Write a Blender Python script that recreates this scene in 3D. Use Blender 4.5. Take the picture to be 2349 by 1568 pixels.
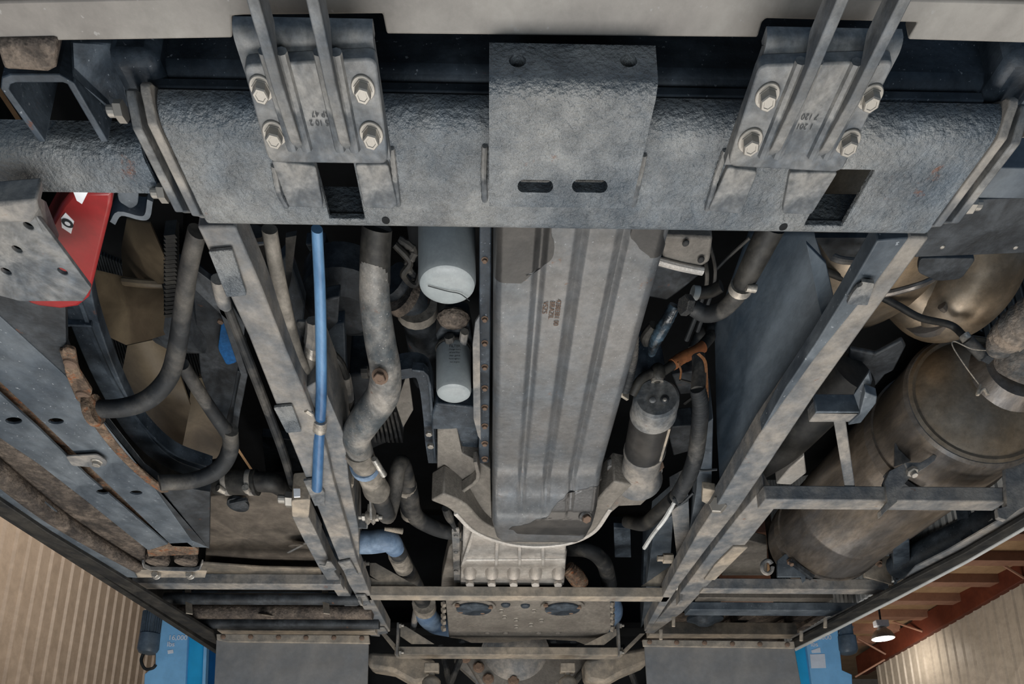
import bpy, bmesh, math, random
from mathutils import Vector, Matrix, Euler
random.seed(4)
sc = bpy.context.scene
for o in list(bpy.data.objects): bpy.data.objects.remove(o)

# ---------------------------------------------------------------- camera
FPX, CYP, YAW = 1500.0, 1530.0, 0.016
PIT = math.atan(370/FPX)
CXP = 1125 + FPX*math.tan(YAW)/math.cos(PIT)
CZ = 1.5
cam_d = bpy.data.cameras.new('camera')
cam_d.sensor_width = 36; cam_d.lens = 36*FPX/2349; cam_d.clip_start = .02
cam_d.shift_x = (1174.5-CXP)/2349; cam_d.shift_y = (CYP-784)/2349
cam = bpy.data.objects.new('camera', cam_d); sc.collection.objects.link(cam)
cam.location = (0, 0, CZ); cam.rotation_euler = (math.pi/2+PIT, 0, -YAW)
sc.camera = cam
sc.view_settings.view_transform = 'Standard'; sc.view_settings.look = 'None'
sc.view_settings.gamma = 1; sc.view_settings.use_curve_mapping = False
sc.view_settings.exposure = -0.17

# ---------------------------------------------------------------- world and lights
w = bpy.data.worlds.new('world'); sc.world = w; w.use_nodes = True
bg = w.node_tree.nodes['Background']; bg.inputs[0].default_value = (.36, .62, 1, 1); bg.inputs[1].default_value = .2

def area(name, loc, target, sx, sy, power, col):
    d = bpy.data.lights.new(name, 'AREA'); d.shape = 'RECTANGLE'; d.size = sx; d.size_y = sy
    d.energy = power; d.color = col
    o = bpy.data.objects.new(name, d); sc.collection.objects.link(o); o.location = loc
    o.rotation_euler = (Vector(target)-Vector(loc)).to_track_quat('-Z', 'Y').to_euler()
    o['label'] = 'unseen area light in the workshop'; o['category'] = 'light'
    return o
area('underside_fill_light', (-1.9, 1.5, .3), (0, 1.2, 2.35), 1.0, .7, 12, (1, .93, .85))  # unseen lights, added low down to brighten the vehicle's underside
area('underside_fill_light', (1.9, 1.5, .3), (0.1, 1.2, 2.35), 1.0, .7, 12, (1, .93, .85))
area('underside_fill_light', (0, 2.45, .9), (0, 1.6, 2.4), 1.9, .5, 13, (1, .92, .82))  # added close under the front to make it brighter than the rear
area('underside_fill_light', (0, .95, .4), (0, 1.25, 2.3), 1.7, .5, 37, (1, .98, .95))  # added main light from below the engine, out of view
area('underside_fill_light', (0, -.35, .3), (0, 1.3, 2.3), 1.8, .5, 15, (.82, .92, 1))  # added cool light from behind for the rear faces of the bars
area('door_daylight', (0, -6.5, 2.2), (0, 2, 1.8), 6, 3.0, 40, (.75, .88, 1))
area('wall_fill_light', (-3.5, 7.5, 6.4), (-7, 9.5, 3), 2, 2, 235, (1, .93, .84))  # unseen light added to brighten the left siding wall
area('wall_fill_light', (7.0, 14.0, 3.2), (12, 17, 5.8), 2, 2, 190, (1, .93, .85))  # added in mid-air, aimed up to brighten the right wall
area('wall_glow_light', (10.9, 17.0, 6.2), (12, 17.8, 5.6), .4, .4, 34, (1, .9, .78))  # added close to the right wall to make its warm glow

# ---------------------------------------------------------------- geometry helpers
Fv = Vector((math.sin(YAW)*math.cos(PIT), math.cos(YAW)*math.cos(PIT), math.sin(PIT)))
Rv = Vector((math.cos(YAW), -math.sin(YAW), 0)); Uv = Rv.cross(Fv)
def ray(x, y): return Fv + Rv*((x-CXP)/FPX) + Uv*((CYP-y)/FPX)
def W(x, y, H):                      # point at height H above the lens
    d = ray(x, y); p = d*(H/d.z); return Vector((p.x, p.y, p.z+CZ))
def WY(x, y, Y):
    d = ray(x, y); p = d*(Y/d.y); return Vector((p.x, p.y, p.z+CZ))
def WX(x, y, X):
    d = ray(x, y); p = d*(X/d.x); return Vector((p.x, p.y, p.z+CZ))
def SC(p): return (Vector(p)-Vector((0, 0, CZ))).dot(Fv)/FPX      # metres per pixel there

def smooth_path(pts, k):
    if k < 2 or len(pts) < 3: return [Vector(p) for p in pts]
    P = [Vector(p) for p in pts]; out = []
    Q = [P[0]*2-P[1]]+P+[P[-1]*2-P[-2]]
    for i in range(1, len(Q)-2):
        a, b, c, d = Q[i-1:i+3]
        for j in range(k):
            t = j/k
            out.append(.5*((2*b)+(c-a)*t+(2*a-5*b+4*c-d)*t*t+(3*b-a-3*c+d)*t**3))
    out.append(P[-1]); return out

class M:
    def __init__(s): s.v = []; s.f = []
    def add(s, vs, fs):
        n = len(s.v); s.v += [Vector(v) for v in vs]; s.f += [tuple(i+n for i in f) for f in fs]; return s
    def prism(s, poly, vec):
        poly = [Vector(p) for p in poly]; vec = Vector(vec); n = len(poly)
        nor = Vector((0, 0, 0))
        for i in range(n): nor += poly[i].cross(poly[(i+1) % n])
        if nor.dot(vec) > 0: poly = poly[::-1]
        return s.add(poly+[p+vec for p in poly], [tuple(range(n)), tuple(range(2*n-1, n-1, -1))] +
                     [((i+1) % n, i, n+i, n+(i+1) % n) for i in range(n)])
    def slab(s, px, H, t, rnd=0):
        pts = px if not rnd else rounded(px, rnd)
        return s.prism([W(p[0], p[1], H) for p in pts], (0, 0, t))
    def yface(s, px, Y, t): return s.prism([WY(x, y, Y) for x, y in px], (0, t, 0))
    def xface(s, px, X, t): return s.prism([WX(x, y, X) for x, y in px], (t, 0, 0))
    def box(s, x0, x1, y0, y1, z0, z1):
        return s.prism([(x0, y0, z0), (x1, y0, z0), (x1, y1, z0), (x0, y1, z0)], (0, 0, z1-z0))
    def B(s, xl, xr, pyr, pyf, H, hgt):
        a = W(xl, pyr, H); b = W(xr, pyr, H); c = W((xl+xr)/2, pyf, H)
        return s.box(a.x, b.x, min(a.y, b.y), max(c.y, a.y+.004), a.z, a.z+hgt)
    def bar(s, p0, p1, w, h, up=(0, 0, 1)):
        p0 = Vector(p0); p1 = Vector(p1); d = (p1-p0).normalized(); sd = d.cross(Vector(up)).normalized(); u = sd.cross(d)
        return s.prism([p0+sd*w/2, p0+sd*w/2+u*h, p0-sd*w/2+u*h, p0-sd*w/2], p1-p0)
    def strip(s, pts, t, vec, sub=1):              # vertical band following a path
        P = smooth_path(pts, sub); n = len(P); vec = Vector(vec); L = []; R = []
        for i in range(n):
            d = (P[min(i+1, n-1)]-P[max(i-1, 0)]); sd = d.cross(vec).normalized()
            L.append(P[i]+sd*t/2); R.append(P[i]-sd*t/2)
        vs = []
        for i in range(n): vs += [L[i], R[i], R[i]+vec, L[i]+vec]
        fs = [(0, 1, 2, 3), (4*n-1, 4*n-2, 4*n-3, 4*n-4)]
        for i in range(n-1):
            a, b = 4*i, 4*i+4
            for k in range(4): fs.append((a+k, b+k, b+(k+1) % 4, a+(k+1) % 4))
        return s.add(vs, fs)
    def tube(s, pts, r, n=14, sub=6, corr=None, cap=True):
        if isinstance(r, (int, float)): r = [r]*len(pts)
        P4 = smooth_path([Vector((*p, q)) for p, q in zip(pts, r)], sub)
        P = [Vector(p[:3]) for p in P4]; rr = [p[3] for p in P4]
        if corr:                                  # corrugated: resample and ripple
            pitch, amp = corr; Q = [P[0]]; q = [rr[0]]
            for i in range(1, len(P)):
                m = max(1, int((P[i]-P[i-1]).length/(pitch/2)))
                for j in range(1, m+1):
                    Q.append(P[i-1].lerp(P[i], j/m)); q.append(rr[i-1]+(rr[i]-rr[i-1])*j/m)
            P = Q; rr = [q[i]*(1 if i % 2 else 1-amp) for i in range(len(Q))]
        nn = len(P); base = len(s.v); up = None; vs = []; fs = []
        for i in range(nn):
            d = (P[min(i+1, nn-1)]-P[max(i-1, 0)]).normalized()
            if up is None: up = d.orthogonal().normalized()
            up = (up-d*up.dot(d)).normalized(); sd = d.cross(up)
            for k in range(n):
                a = 2*math.pi*k/n; vs.append(P[i]+(up*math.cos(a)+sd*math.sin(a))*rr[i])
        for i in range(nn-1):
            for k in range(n):
                a = i*n+k; b = i*n+(k+1) % n; fs.append((a, b, b+n, a+n))
        if cap: fs += [tuple(range(n-1, -1, -1)), tuple(range((nn-1)*n, nn*n))]
        return s.add(vs, fs)
    def tp(s, pts, n=14, sub=6, corr=None):        # (px, py, H, radius in px)
        P = [W(p[0], p[1], p[2]) for p in pts]
        return s.tube(P, [p[3]*SC(q) for p, q in zip(pts, P)], n, sub, corr)
    def lathe(s, p, axis, prof, n=28, ph=0):       # prof: (along, radius)
        p = Vector(p); d = Vector(axis).normalized(); up = d.orthogonal().normalized(); sd = d.cross(up); vs = []; fs = []
        for t, r in prof:
            for k in range(n):
                a = 2*math.pi*k/n+ph; vs.append(p+d*t+(up*math.cos(a)+sd*math.sin(a))*max(r, 1e-5))
        m = len(prof)
        for i in range(m-1):
            for k in range(n):
                a = i*n+k; b = i*n+(k+1) % n; fs.append((a, b, b+n, a+n))
        fs += [tuple(range(n-1, -1, -1)), tuple(range((m-1)*n, m*n))]
        return s.add(vs, fs)
    def ball(s, p, r, sx=1, sy=1, sz=1, n=12):
        vs = []; fs = []; m = n//2+1
        for i in range(m):
            th = math.pi*i/(m-1)
            for k in range(n):
                a = 2*math.pi*k/n
                vs.append(Vector(p)+Vector((math.sin(th)*math.cos(a)*r*sx, math.sin(th)*math.sin(a)*r*sy, math.cos(th)*r*sz)))
        for i in range(m-1):
            for k in range(n):
                a = i*n+k; b = i*n+(k+1) % n; fs.append((a, a+n, b+n, b))
        return s.add(vs, fs)
    def sheet(s, pts, t, vec=(0, 0, 1)):           # (px, py, H) corners, thin curved plate
        P = [W(*p) for p in pts]; c = sum(P, Vector())/len(P); n = len(P); v = Vector(vec)*t
        vs = P+[p+v for p in P]+[c, c+v]; fs = []
        for i in range(n):
            j = (i+1) % n; fs += [(j, i, 2*n), (n+i, n+j, 2*n+1), (i, j, n+j, n+i)]
        return s.add(vs, fs)
    def profile(s, prof, x0, x1, t, xc=(), holes=()):   # sheet folded in the YZ plane; holes: (xa, xb, i0, i1)
        xs = sorted(set([x0, x1]+list(xc))); n = len(prof); P = [Vector((0, a, b)) for a, b in prof]; N = []
        for i in range(n):
            d = (P[min(i+1, n-1)]-P[max(i-1, 0)]).normalized(); N.append(Vector((0, -d.z, d.y)))
        vs = []
        for x in xs:
            for p in P: vs.append(Vector((x, p.y, p.z)))
        k = len(vs)
        for x in xs:
            for p, nn in zip(P, N): q = p+nn*t; vs.append(Vector((x, q.y, q.z)))
        cell = {}
        for a in range(len(xs)-1):
            for b in range(n-1):
                mid = (xs[a]+xs[a+1])/2
                cell[a, b] = not any(h[0] < mid < h[1] and h[2] <= b < h[3] for h in holes)
        fs = []
        for (a, b), on in cell.items():
            if not on: continue
            i0, i1, i2, i3 = a*n+b, (a+1)*n+b, (a+1)*n+b+1, a*n+b+1
            fs += [(i0, i1, i2, i3), (i3+k, i2+k, i1+k, i0+k)]
            for (da, db, u, v_) in ((-1, 0, i3, i0), (1, 0, i1, i2), (0, -1, i0, i1), (0, 1, i2, i3)):
                if not cell.get((a+da, b+db), False): fs.append((v_, u, u+k, v_+k))
        return s.add(vs, fs)

def rounded(poly, r, n=4):
    out = []; m = len(poly); P = [Vector((p[0], p[1])) for p in poly]
    for i in range(m):
        a, b, c = P[i-1], P[i], P[(i+1) % m]
        u = (a-b); v = (c-b); ru = min(r, u.length/2.1); rv = min(r, v.length/2.1)
        s, e = b+u.normalized()*ru, b+v.normalized()*rv
        for j in range(n+1):
            t = j/n; out.append(tuple((1-t)**2*s+2*t*(1-t)*b+t*t*e))
    return out

WL = {}; ROOTS = []
def mkobj(name, mb, m, bevel=0, smooth=True, ang=.6, center=True):
    me = bpy.data.meshes.new(name)
    c = Vector((0, 0, 0))
    if center:
        lo = [min(v[i] for v in mb.v) for i in range(3)]; hi = [max(v[i] for v in mb.v) for i in range(3)]
        c = Vector([(lo[i]+hi[i])/2 for i in range(3)])
    me.from_pydata([v-c for v in mb.v], [], mb.f)
    bm = bmesh.new(); bm.from_mesh(me)
    bmesh.ops.remove_doubles(bm, verts=bm.verts, dist=1e-5)
    bmesh.ops.recalc_face_normals(bm, faces=bm.faces); bm.to_mesh(me); bm.free()
    if smooth: me.shade_smooth(); me.set_sharp_from_angle(angle=ang)
    me.materials.append(m)
    o = bpy.data.objects.new(name, me); sc.collection.objects.link(o); o.location = c; WL[o] = c.copy()
    if bevel:
        b = o.modifiers.new('bevel', 'BEVEL'); b.width = bevel; b.segments = 2; b.limit_method = 'ANGLE'; b.angle_limit = .7
        b.harden_normals = False
    return o
def tagit(o, label, cat, group=None, kind=None):
    o['label'] = label; o['category'] = cat
    if group: o['group'] = group
    if kind: o['kind'] = kind
def T(name, label, cat, group=None):
    o = bpy.data.objects.new(name, None); o.empty_display_size = .03; sc.collection.objects.link(o)
    tagit(o, label, cat, group); ROOTS.append(o); WL[o] = Vector((0, 0, 0)); return o
def P(t, name, mb, m, bevel=0, label=None, kind=None, **k):
    o = mkobj(name, mb, m, bevel, **k); o.parent = t
    if label: o['label'] = label
    if kind: o['kind'] = kind
    return o
def S(name, mb, m, label, cat, bevel=0, group=None, kind=None, **k):
    o = mkobj(name, mb, m, bevel, **k); tagit(o, label, cat, group, kind); return o
def STR(name, mb, m, **k):
    o = mkobj(name, mb, m, **k); o['kind'] = 'structure'; return o
_bm = {}
def bolt(t, p, axis, r, m, kind='flange', name='bolt', label=None):
    key = (kind, m.name)
    if key not in _bm:
        b = M()
        if kind == 'flange':
            b.lathe((0, 0, 0), (0, 0, 1), [(0, 1), (.12, 1), (.2, .9), (.26, .75)], 20)
            b.lathe((0, 0, 0), (0, 0, 1), [(.2, .74), (.85, .74), (.93, .64), (.93, .3), (.9, .28)], 6)
        elif kind == 'head':
            b.lathe((0, 0, 0), (0, 0, 1), [(.1, .82), (.24, .78), (.24, .70), (.95, .70), (1.05, .60), (1.05, .42), (1.0, .38)], 6)
        elif kind == 'hex':
            b.lathe((0, 0, 0), (0, 0, 1), [(0, 1), (.75, 1), (.85, .88)], 6)
        elif kind == 'nut':
            b.lathe((0, 0, 0), (0, 0, 1), [(0, 1), (.8, 1), (.9, .9)], 6)
            b.lathe((0, 0, 0), (0, 0, 1), [(.8, .55), (1.7, .55), (1.8, .48)], 12)
        else:
            b.lathe((0, 0, 0), (0, 0, 1), [(0, 1), (.3, .95), (.55, .7), (.65, .3)], 16)
        o = mkobj('bolt', b, m, center=False, ang=.5); _bm[key] = o.data
        bpy.data.objects.remove(o)
    o = bpy.data.objects.new(name, _bm[key]); sc.collection.objects.link(o); WL[o] = Vector(p)
    o.rotation_euler = Vector(axis).to_track_quat('Z', 'Y').to_euler(); o.scale = (r, r, r); o.location = p
    o.parent = t
    if label: o['label'] = label
    return o
def wbolt(t, x, y, H, rpx, m):
    p = W(x, y, H); rr_ = rpx*SC(p)
    o = bolt(t, p-Vector((0, 0, .0005)), (0, 0, -1), rr_, m, 'head')
    key = ('washer', m.name)
    if key not in _bm:
        q = mkobj('washer', M().lathe((0, 0, -.02), (0, 0, 1), [(0, 1), (.12, 1), (.17, .95)], 28), m, center=False); _bm[key] = q.data; bpy.data.objects.remove(q)
    w_ = bpy.data.objects.new('washer', _bm[key]); sc.collection.objects.link(w_); w_.parent = o; w_['kind_note'] = 0; del w_['kind_note']
    return o
def bpx(t, x, y, H, rpx, m, kind='flange', axis=(0, 0, -1)):
    p = W(x, y, H); return bolt(t, p, axis, rpx*SC(p), m, kind)
def cut(o, cutters):                               # real holes
    co = []
    for c in cutters:
        me = bpy.data.meshes.new('c'); me.from_pydata(c.v, [], c.f)
        bm = bmesh.new(); bm.from_mesh(me); bmesh.ops.recalc_face_normals(bm, faces=bm.faces); bm.to_mesh(me); bm.free()
        q = bpy.data.objects.new('c', me); sc.collection.objects.link(q)
        q.location = (0, 0, 0); co.append(q)
        b = o.modifiers.new('cut', 'BOOLEAN'); b.operation = 'DIFFERENCE'; b.object = q; b.solver = 'EXACT'
    par = o.parent; o.parent = None
    bpy.context.view_layer.update()
    bevs = [m_ for m_ in o.modifiers if m_.type == 'BEVEL']
    bw = bevs[0].width if bevs else 0
    for m_ in bevs: o.modifiers.remove(m_)
    dg = bpy.context.evaluated_depsgraph_get()
    me = bpy.data.meshes.new_from_object(o.evaluated_get(dg)); o.modifiers.clear(); o.data = me
    me.shade_smooth(); me.set_sharp_from_angle(angle=.6)
    for q in co: bpy.data.objects.remove(q)
    o.parent = par
    if bw:
        b = o.modifiers.new('bevel', 'BEVEL'); b.width = bw; b.segments = 2; b.limit_method = 'ANGLE'; b.angle_limit = .7
def text(t, s, p, xdir, ydir, size, m, name='lettering', top=None):
    c = bpy.data.curves.new('t', 'FONT'); c.body = s; c.size = size; c.extrude = size*.01; c.offset = size*(.014 if size > .03 else 0); c.align_x = 'CENTER'; c.align_y = 'CENTER'
    o = bpy.data.objects.new('t', c); sc.collection.objects.link(o); bpy.context.view_layer.update()
    me = bpy.data.meshes.new_from_object(o); bpy.data.objects.remove(o)
    x = Vector(xdir).normalized(); y = Vector(ydir).normalized(); z = x.cross(y)
    R_ = Matrix((x, y, z)).transposed()
    for v in me.vertices: v.co = R_ @ v.co
    me.materials.clear(); me.materials.append(m)
    o = bpy.data.objects.new(name, me); sc.collection.objects.link(o); WL[o] = Vector(p); o.location = p; o.parent = t
    return o
def finalize():
    bpy.context.view_layer.update()
    for r in ROOTS:
        ch = list(r.children)
        if not ch: continue
        pts = []
        for c in ch:
            for q in (Vector(b) for b in c.bound_box): pts.append(c.matrix_world @ q)
        loc = Vector(((min(p.x for p in pts)+max(p.x for p in pts))/2, (min(p.y for p in pts)+max(p.y for p in pts))/2, min(p.z for p in pts)))
        WL[r] = loc; r.location = loc
    for o in list(bpy.data.objects):
        if o.parent and o in WL: o.location = WL[o]-WL[o.parent]

# ---------------------------------------------------------------- materials
def C(h, k=1.0):
    r = [int(h[i:i+2], 16)/255 for i in (0, 2, 4)]
    return tuple((c/12.92 if c <= .04045 else ((c+.055)/1.055)**2.4)*k for c in r)+(1,)
def mat(name, c1, c2=None, s=5, thr=.5, wid=.12, rough=.65, metal=0, bump=.25, bs=180, dist=.002, rust=0, rc='6b3f25', var=.35, spec=.4, stretch=None, emit=None, speck=0):
    m = bpy.data.materials.new(name); m.use_nodes = True; nt = m.node_tree; N = nt.nodes; L = nt.links
    b = N['Principled BSDF']; b.inputs['Metallic'].default_value = metal; b.inputs['Roughness'].default_value = rough
    b.inputs['Specular IOR Level'].default_value = spec
    tc = N.new('ShaderNodeTexCoord'); mp = N.new('ShaderNodeMapping'); L.new(tc.outputs['Object'], mp.inputs[0])
    if stretch: mp.inputs['Scale'].default_value = stretch
    def noise(sc_, det=5, rg=.6, off=0):
        n = N.new('ShaderNodeTexNoise'); n.inputs['Scale'].default_value = sc_; n.inputs['Detail'].default_value = det
        n.inputs['Roughness'].default_value = rg
        L.new(mp.outputs[0], n.inputs['Vector']); return n
    def ramp(n, a, c_):
        r = N.new('ShaderNodeValToRGB'); r.color_ramp.elements[0].position = a; r.color_ramp.elements[1].position = c_
        L.new(n.outputs['Fac'], r.inputs[0]); return r
    def mix(fac, a, c_, blend='MIX'):
        x = N.new('ShaderNodeMix'); x.data_type = 'RGBA'; x.blend_type = blend
        for src, i in ((fac, 0), (a, 6), (c_, 7)):
            if hasattr(src, 'links'): L.new(src, x.inputs[i])
            elif i == 0: x.inputs[0].default_value = src
            else: x.inputs[i].default_value = src
        return x.outputs[2]
    col = mix(0, c1, c1)
    if c2:
        n1 = noise(s, 8, .65); r1 = ramp(n1, thr-wid, thr+wid); col = mix(r1.outputs[0], c1, c2)
    n2 = noise(s*7, 12, .8); r2 = ramp(n2, .32, .68)
    r2.color_ramp.elements[0].color = (1-var,)*3+(1,); r2.color_ramp.elements[1].color = (1+var*.6,)*3+(1,)
    col = mix(1.0, col, r2.outputs[0], 'MULTIPLY')
    n5 = noise(s*1.6+3, 10, .72); r5 = ramp(n5, .42, .58); r5.color_ramp.elements[0].color = (1-var*.8,)*3+(1,); r5.color_ramp.elements[1].color = (1.08,)*3+(1,)
    col = mix(1.0, col, r5.outputs[0], 'MULTIPLY')
    if speck:
        n4 = noise(s*30, 2, .5); r4 = ramp(n4, .70, .73); col = mix(r4.outputs[0], col, tuple(min(1, speck*x+.1) for x in (c2 or c1)[:3])+(1,))
    if rust:
        n3 = noise(s*2.3+1.7, 9, .75); r3 = ramp(n3, .68-rust*.3, .76-rust*.3); col = mix(r3.outputs[0], col, C(rc))
    L.new(col, b.inputs['Base Color'])
    if bump:
        nb = noise(bs, 3, .6); bp = N.new('ShaderNodeBump'); bp.inputs['Strength'].default_value = bump; bp.inputs['Distance'].default_value = dist
        L.new(nb.outputs['Fac'], bp.inputs['Height']); L.new(bp.outputs[0], b.inputs['Normal'])
    if emit: b.inputs['Emission Color'].default_value = emit[0]; b.inputs['Emission Strength'].default_value = emit[1]
    return m
m_hitch = mat('rough_hitch_paint', C('58626b'), C('7c7d7c'), s=6, rough=.42, bump=1.0, bs=190, dist=.004, rust=.1, spec=.5)
m_plate = mat('smooth_grey_steel', C('5d646b'), C('817f7b'), s=14, rough=.5, bump=.25, bs=90, rust=.12, var=.4)
m_dusty = mat('dusty_grey_steel', C('666b70'), C('8c867e'), s=8, rough=.6, bump=.4, bs=160, rust=.15, var=.3)
m_tan = mat('tan_dusted_steel', C('827e77'), C('a09484'), s=7, rough=.7, bump=.35, bs=160, rust=.1, var=.25)
m_blue = mat('blue_black_steel', C('232d37'), C('454e57'), s=9, rough=.5, bump=.25, bs=150, rust=.12, var=.35, speck=1.3)
m_side = mat('dusted_blue_plate', C('31404e'), C('5d666e'), s=4, rough=.5, bump=.2, bs=120, rust=.08, var=.3, stretch=(1, .4, 1))
m_blue2 = mat('blue_grey_rail_paint', C('454e57'), C('636a70'), s=6, rough=.45, bump=.15, bs=80, rust=.05, var=.25, speck=1.2)
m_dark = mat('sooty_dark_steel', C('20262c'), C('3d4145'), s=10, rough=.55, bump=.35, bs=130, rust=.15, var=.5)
m_black = mat('black_rubber', C('17191b'), C('35332f'), s=14, rough=.6, bump=.2, bs=90, var=.4)
m_void = mat('engine_bay_black', C('0a0c0e'), C('14171a'), s=4, rough=.9, bump=0)  # near-black; deep shade of the engine bay put into the colour
m_bump = mat('grey_gelcoat', C('7c7772'), C('8e8a84'), s=4, rough=.6, bump=.1, bs=60, var=.15, speck=.7)
m_rust = mat('rusty_scale', C('5a4a3e'), C('7d6a58'), s=22, rough=.85, bump=.9, bs=130, dist=.004, rust=.5, rc='7a4a2c', var=.5)
m_rubber = mat('cracked_rubber', C('3d3733'), C('6a5f55'), s=20, rough=.8, bump=1, bs=70, dist=.006, var=.5)
m_zinc = mat('zinc_bolt', C('9c9994'), C('b8b1a6'), s=40, rough=.38, metal=.5, bump=.1, bs=200, rust=.12)
m_rbolt = mat('rusty_bolt', C('7c7064'), C('7a5a45'), s=40, rough=.7, bump=.4, bs=200, rust=.3)
m_red = mat('red_paint', C('a3282c'), C('7c2826'), s=6, rough=.35, bump=.05, bs=40, var=.15, rust=.05, rc='6a3a24', spec=.6)
m_fan = mat('brown_plastic', C('54483a'), C('665a48'), s=5, rough=.5, bump=.08, bs=60, var=.2)
m_filter = mat('white_filter_paint', C('aab0b2'), C('8f9698'), s=6, rough=.4, bump=.06, bs=60, var=.15)
m_alu = mat('cast_aluminium', C('d2cec8'), C('b5afa8'), s=12, rough=.5, metal=.35, bump=.45, bs=260, var=.2)
m_aludk = mat('dirty_aluminium', C('8b867e'), C('6f6a64'), s=9, rough=.6, metal=.15, bump=.5, bs=200, rust=.1, var=.3)
m_pan = mat('oil_pan_steel', C('737373'), C('60656a'), s=9, rough=.33, metal=.35, bump=.12, bs=120, rust=.14, rc='6f4c36', var=.25, speck=1.2)
m_oil = mat('black_paint_patch', C('2e2f30'), C('3a3836'), s=8, rough=.35, bump=.1, var=.25, spec=.6)
m_bhose = mat('blue_hose', C('5b7697'), C('74879c'), s=8, rough=.5, bump=.2, bs=90, var=.25)
m_bpipe = mat('blue_pipe', C('235687'), C('5d84a8'), s=7, rough=.35, bump=.08, var=.25, spec=.6, stretch=(1, .3, 1))
m_dhose = mat('dusty_hose', C('6a665f'), C('8d867c'), s=9, rough=.75, bump=.4, bs=110, var=.35)
m_dkhose = mat('dark_hose', C('26292c'), C('5b5751'), s=9, thr=.58, rough=.65, bump=.3, bs=90, var=.4)
m_pipe = mat('big_coolant_pipe_paint', C('4b5358'), C('8c8780'), s=12, thr=.48, rough=.5, bump=.5, bs=70, rust=.2, var=.4, speck=1.1)
m_orange = mat('orange_loom', C('7a4429'), C('8e5b38'), s=12, rough=.6, bump=.2, var=.3)
m_copper = mat('frayed_copper', C('9a6a45'), C('7d5a42'), s=20, rough=.5, metal=.4, bump=.2)
m_muff = mat('heat_tinted_steel', C('8c7f70'), C('6d6a68'), s=5, rough=.42, metal=.55, bump=.25, bs=60, rust=.12, rc='5a4434', var=.35, stretch=(1.6, .5, 1.6))
m_muff2 = mat('bronze_heat_tint', C('a38d72'), C('857a6c'), s=5, rough=.4, metal=.55, bump=.12, bs=60, rust=.1, var=.3)
m_mesh = mat('dusty_cooler_core', C('5c554d'), C('70675d'), s=6, rough=.9, bump=.6, bs=420, dist=.002, var=.3)
m_flap = mat('grey_mudflap_rubber', C('6f7173'), C('827f7b'), s=4, rough=.8, bump=.2, bs=60, var=.12)
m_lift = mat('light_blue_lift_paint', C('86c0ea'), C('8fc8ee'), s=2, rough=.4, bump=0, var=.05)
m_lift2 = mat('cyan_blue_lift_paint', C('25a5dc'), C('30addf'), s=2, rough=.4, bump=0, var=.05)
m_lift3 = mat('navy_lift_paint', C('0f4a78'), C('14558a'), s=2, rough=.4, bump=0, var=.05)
m_motor = mat('grey_motor_paint', C('4c5862'), C('5b6670'), s=8, rough=.4, bump=.05, var=.15)
m_white = mat('white_decal', C('e8eaee'), rough=.5, bump=0, var=.03)
m_ink = mat('dark_ink', C('23282c'), rough=.6, bump=0, var=.05)
m_stamp = mat('brown_stamp_ink', C('5a4436'), rough=.7, bump=0, var=.05)
m_sidL = mat('tan_siding', C('918273'), C('9a8b7c'), s=1.2, rough=.5, bump=.05, bs=20, var=.08)
m_sidR = mat('grey_siding', C('989084'), C('a1988c'), s=1.2, rough=.45, bump=.05, bs=20, var=.08)
m_roof = mat('tan_insulation', C('a08465'), C('94795b'), s=2, rough=.8, bump=.1, bs=10, var=.12)
m_beam = mat('red_oxide_beam', C('4c1f10'), C('582817'), s=2, rough=.6, bump=.05, bs=20, var=.1)
m_purl = mat('light_oxide_purlin', C('84604f'), C('8c6a58'), s=2, rough=.6, bump=.05, bs=20, var=.1)
m_floor = mat('concrete_floor', C('8f8c86'), C('a09c95'), s=1, rough=.7, bump=.1, bs=30, var=.15)
m_grille = mat('light_grey_louvre', C('b9bbba'), C('a9aaa8'), s=5, rough=.5, bump=.05, var=.1)
m_lens = mat('lamp_lens', C('ffffff'), bump=0, emit=((1, .95, .85, 1), 6))
m_wrap = mat('exhaust_wrap', C('5e5f5f'), C('8a7d70'), s=16, rough=.9, bump=.9, bs=140, dist=.004, var=.4)
m_wire = mat('thin_wire', C('9a9186'), C('b0a595'), s=30, rough=.5, bump=0)
m_tie = mat('cable_tie', C('c7c8c6'), rough=.5, bump=0)
GALV = m_zinc

# ================================================================ SETTING
STR('floor', M().box(-9, 22, -9, 26, -.1, 0), m_floor)
def siding(root, X, y0, y1, z0, ztop, pitch, npan, m, sgn):
    ya = y0; k = 0; wdt = pitch*npan
    while ya < y1-.01:
        yb = min(ya+wdt, y1); prof = []; y = ya
        while y < yb-.01:
            prof += [(y, 0), (y+pitch*.62, 0), (y+pitch*.72, .035), (y+pitch*.84, .035), (y+pitch*.94, 0)]; y += pitch
        prof.append((yb, 0)); prof = [q for q in prof if q[0] <= yb+.001]
        mb = M(); vs = []; n = len(prof)
        for yy, d in prof: vs += [(X-sgn*d, yy, z0), (X-sgn*d, yy, ztop(yy)), (X+sgn*.03, yy, ztop(yy)), (X+sgn*.03, yy, z0)]
        fs = [(0, 1, 2, 3), (4*n-4, 4*n-3, 4*n-2, 4*n-1)]
        for i in range(n-1):
            a, b = 4*i, 4*i+4
            for j in range(4): fs.append((a+j, b+j, b+(j+1) % 4, a+(j+1) % 4))
        mb.add(vs, fs); o = P(root, 'siding_panel', mb, m, smooth=False); ya = yb
wl = STR('wall_left', M().box(-7.3, -7.04, 2, 24, 0, 7.6), m_sidL)
siding(wl, -7.0, 6.2, 16.7, 1.2, lambda y: 6.4, .262, 3, m_sidL, -1)
def topR(y): return CZ+5.0+(18.986-y)*.0812
wr = STR('wall_right', M().box(12.04, 12.3, 2, 19.6, 0, topR(19.6)-.3), m_sidR)
siding(wr, 12.0, 10.2, 19.6, 3.2, topR, .30, 3, m_sidR, 1)
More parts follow.
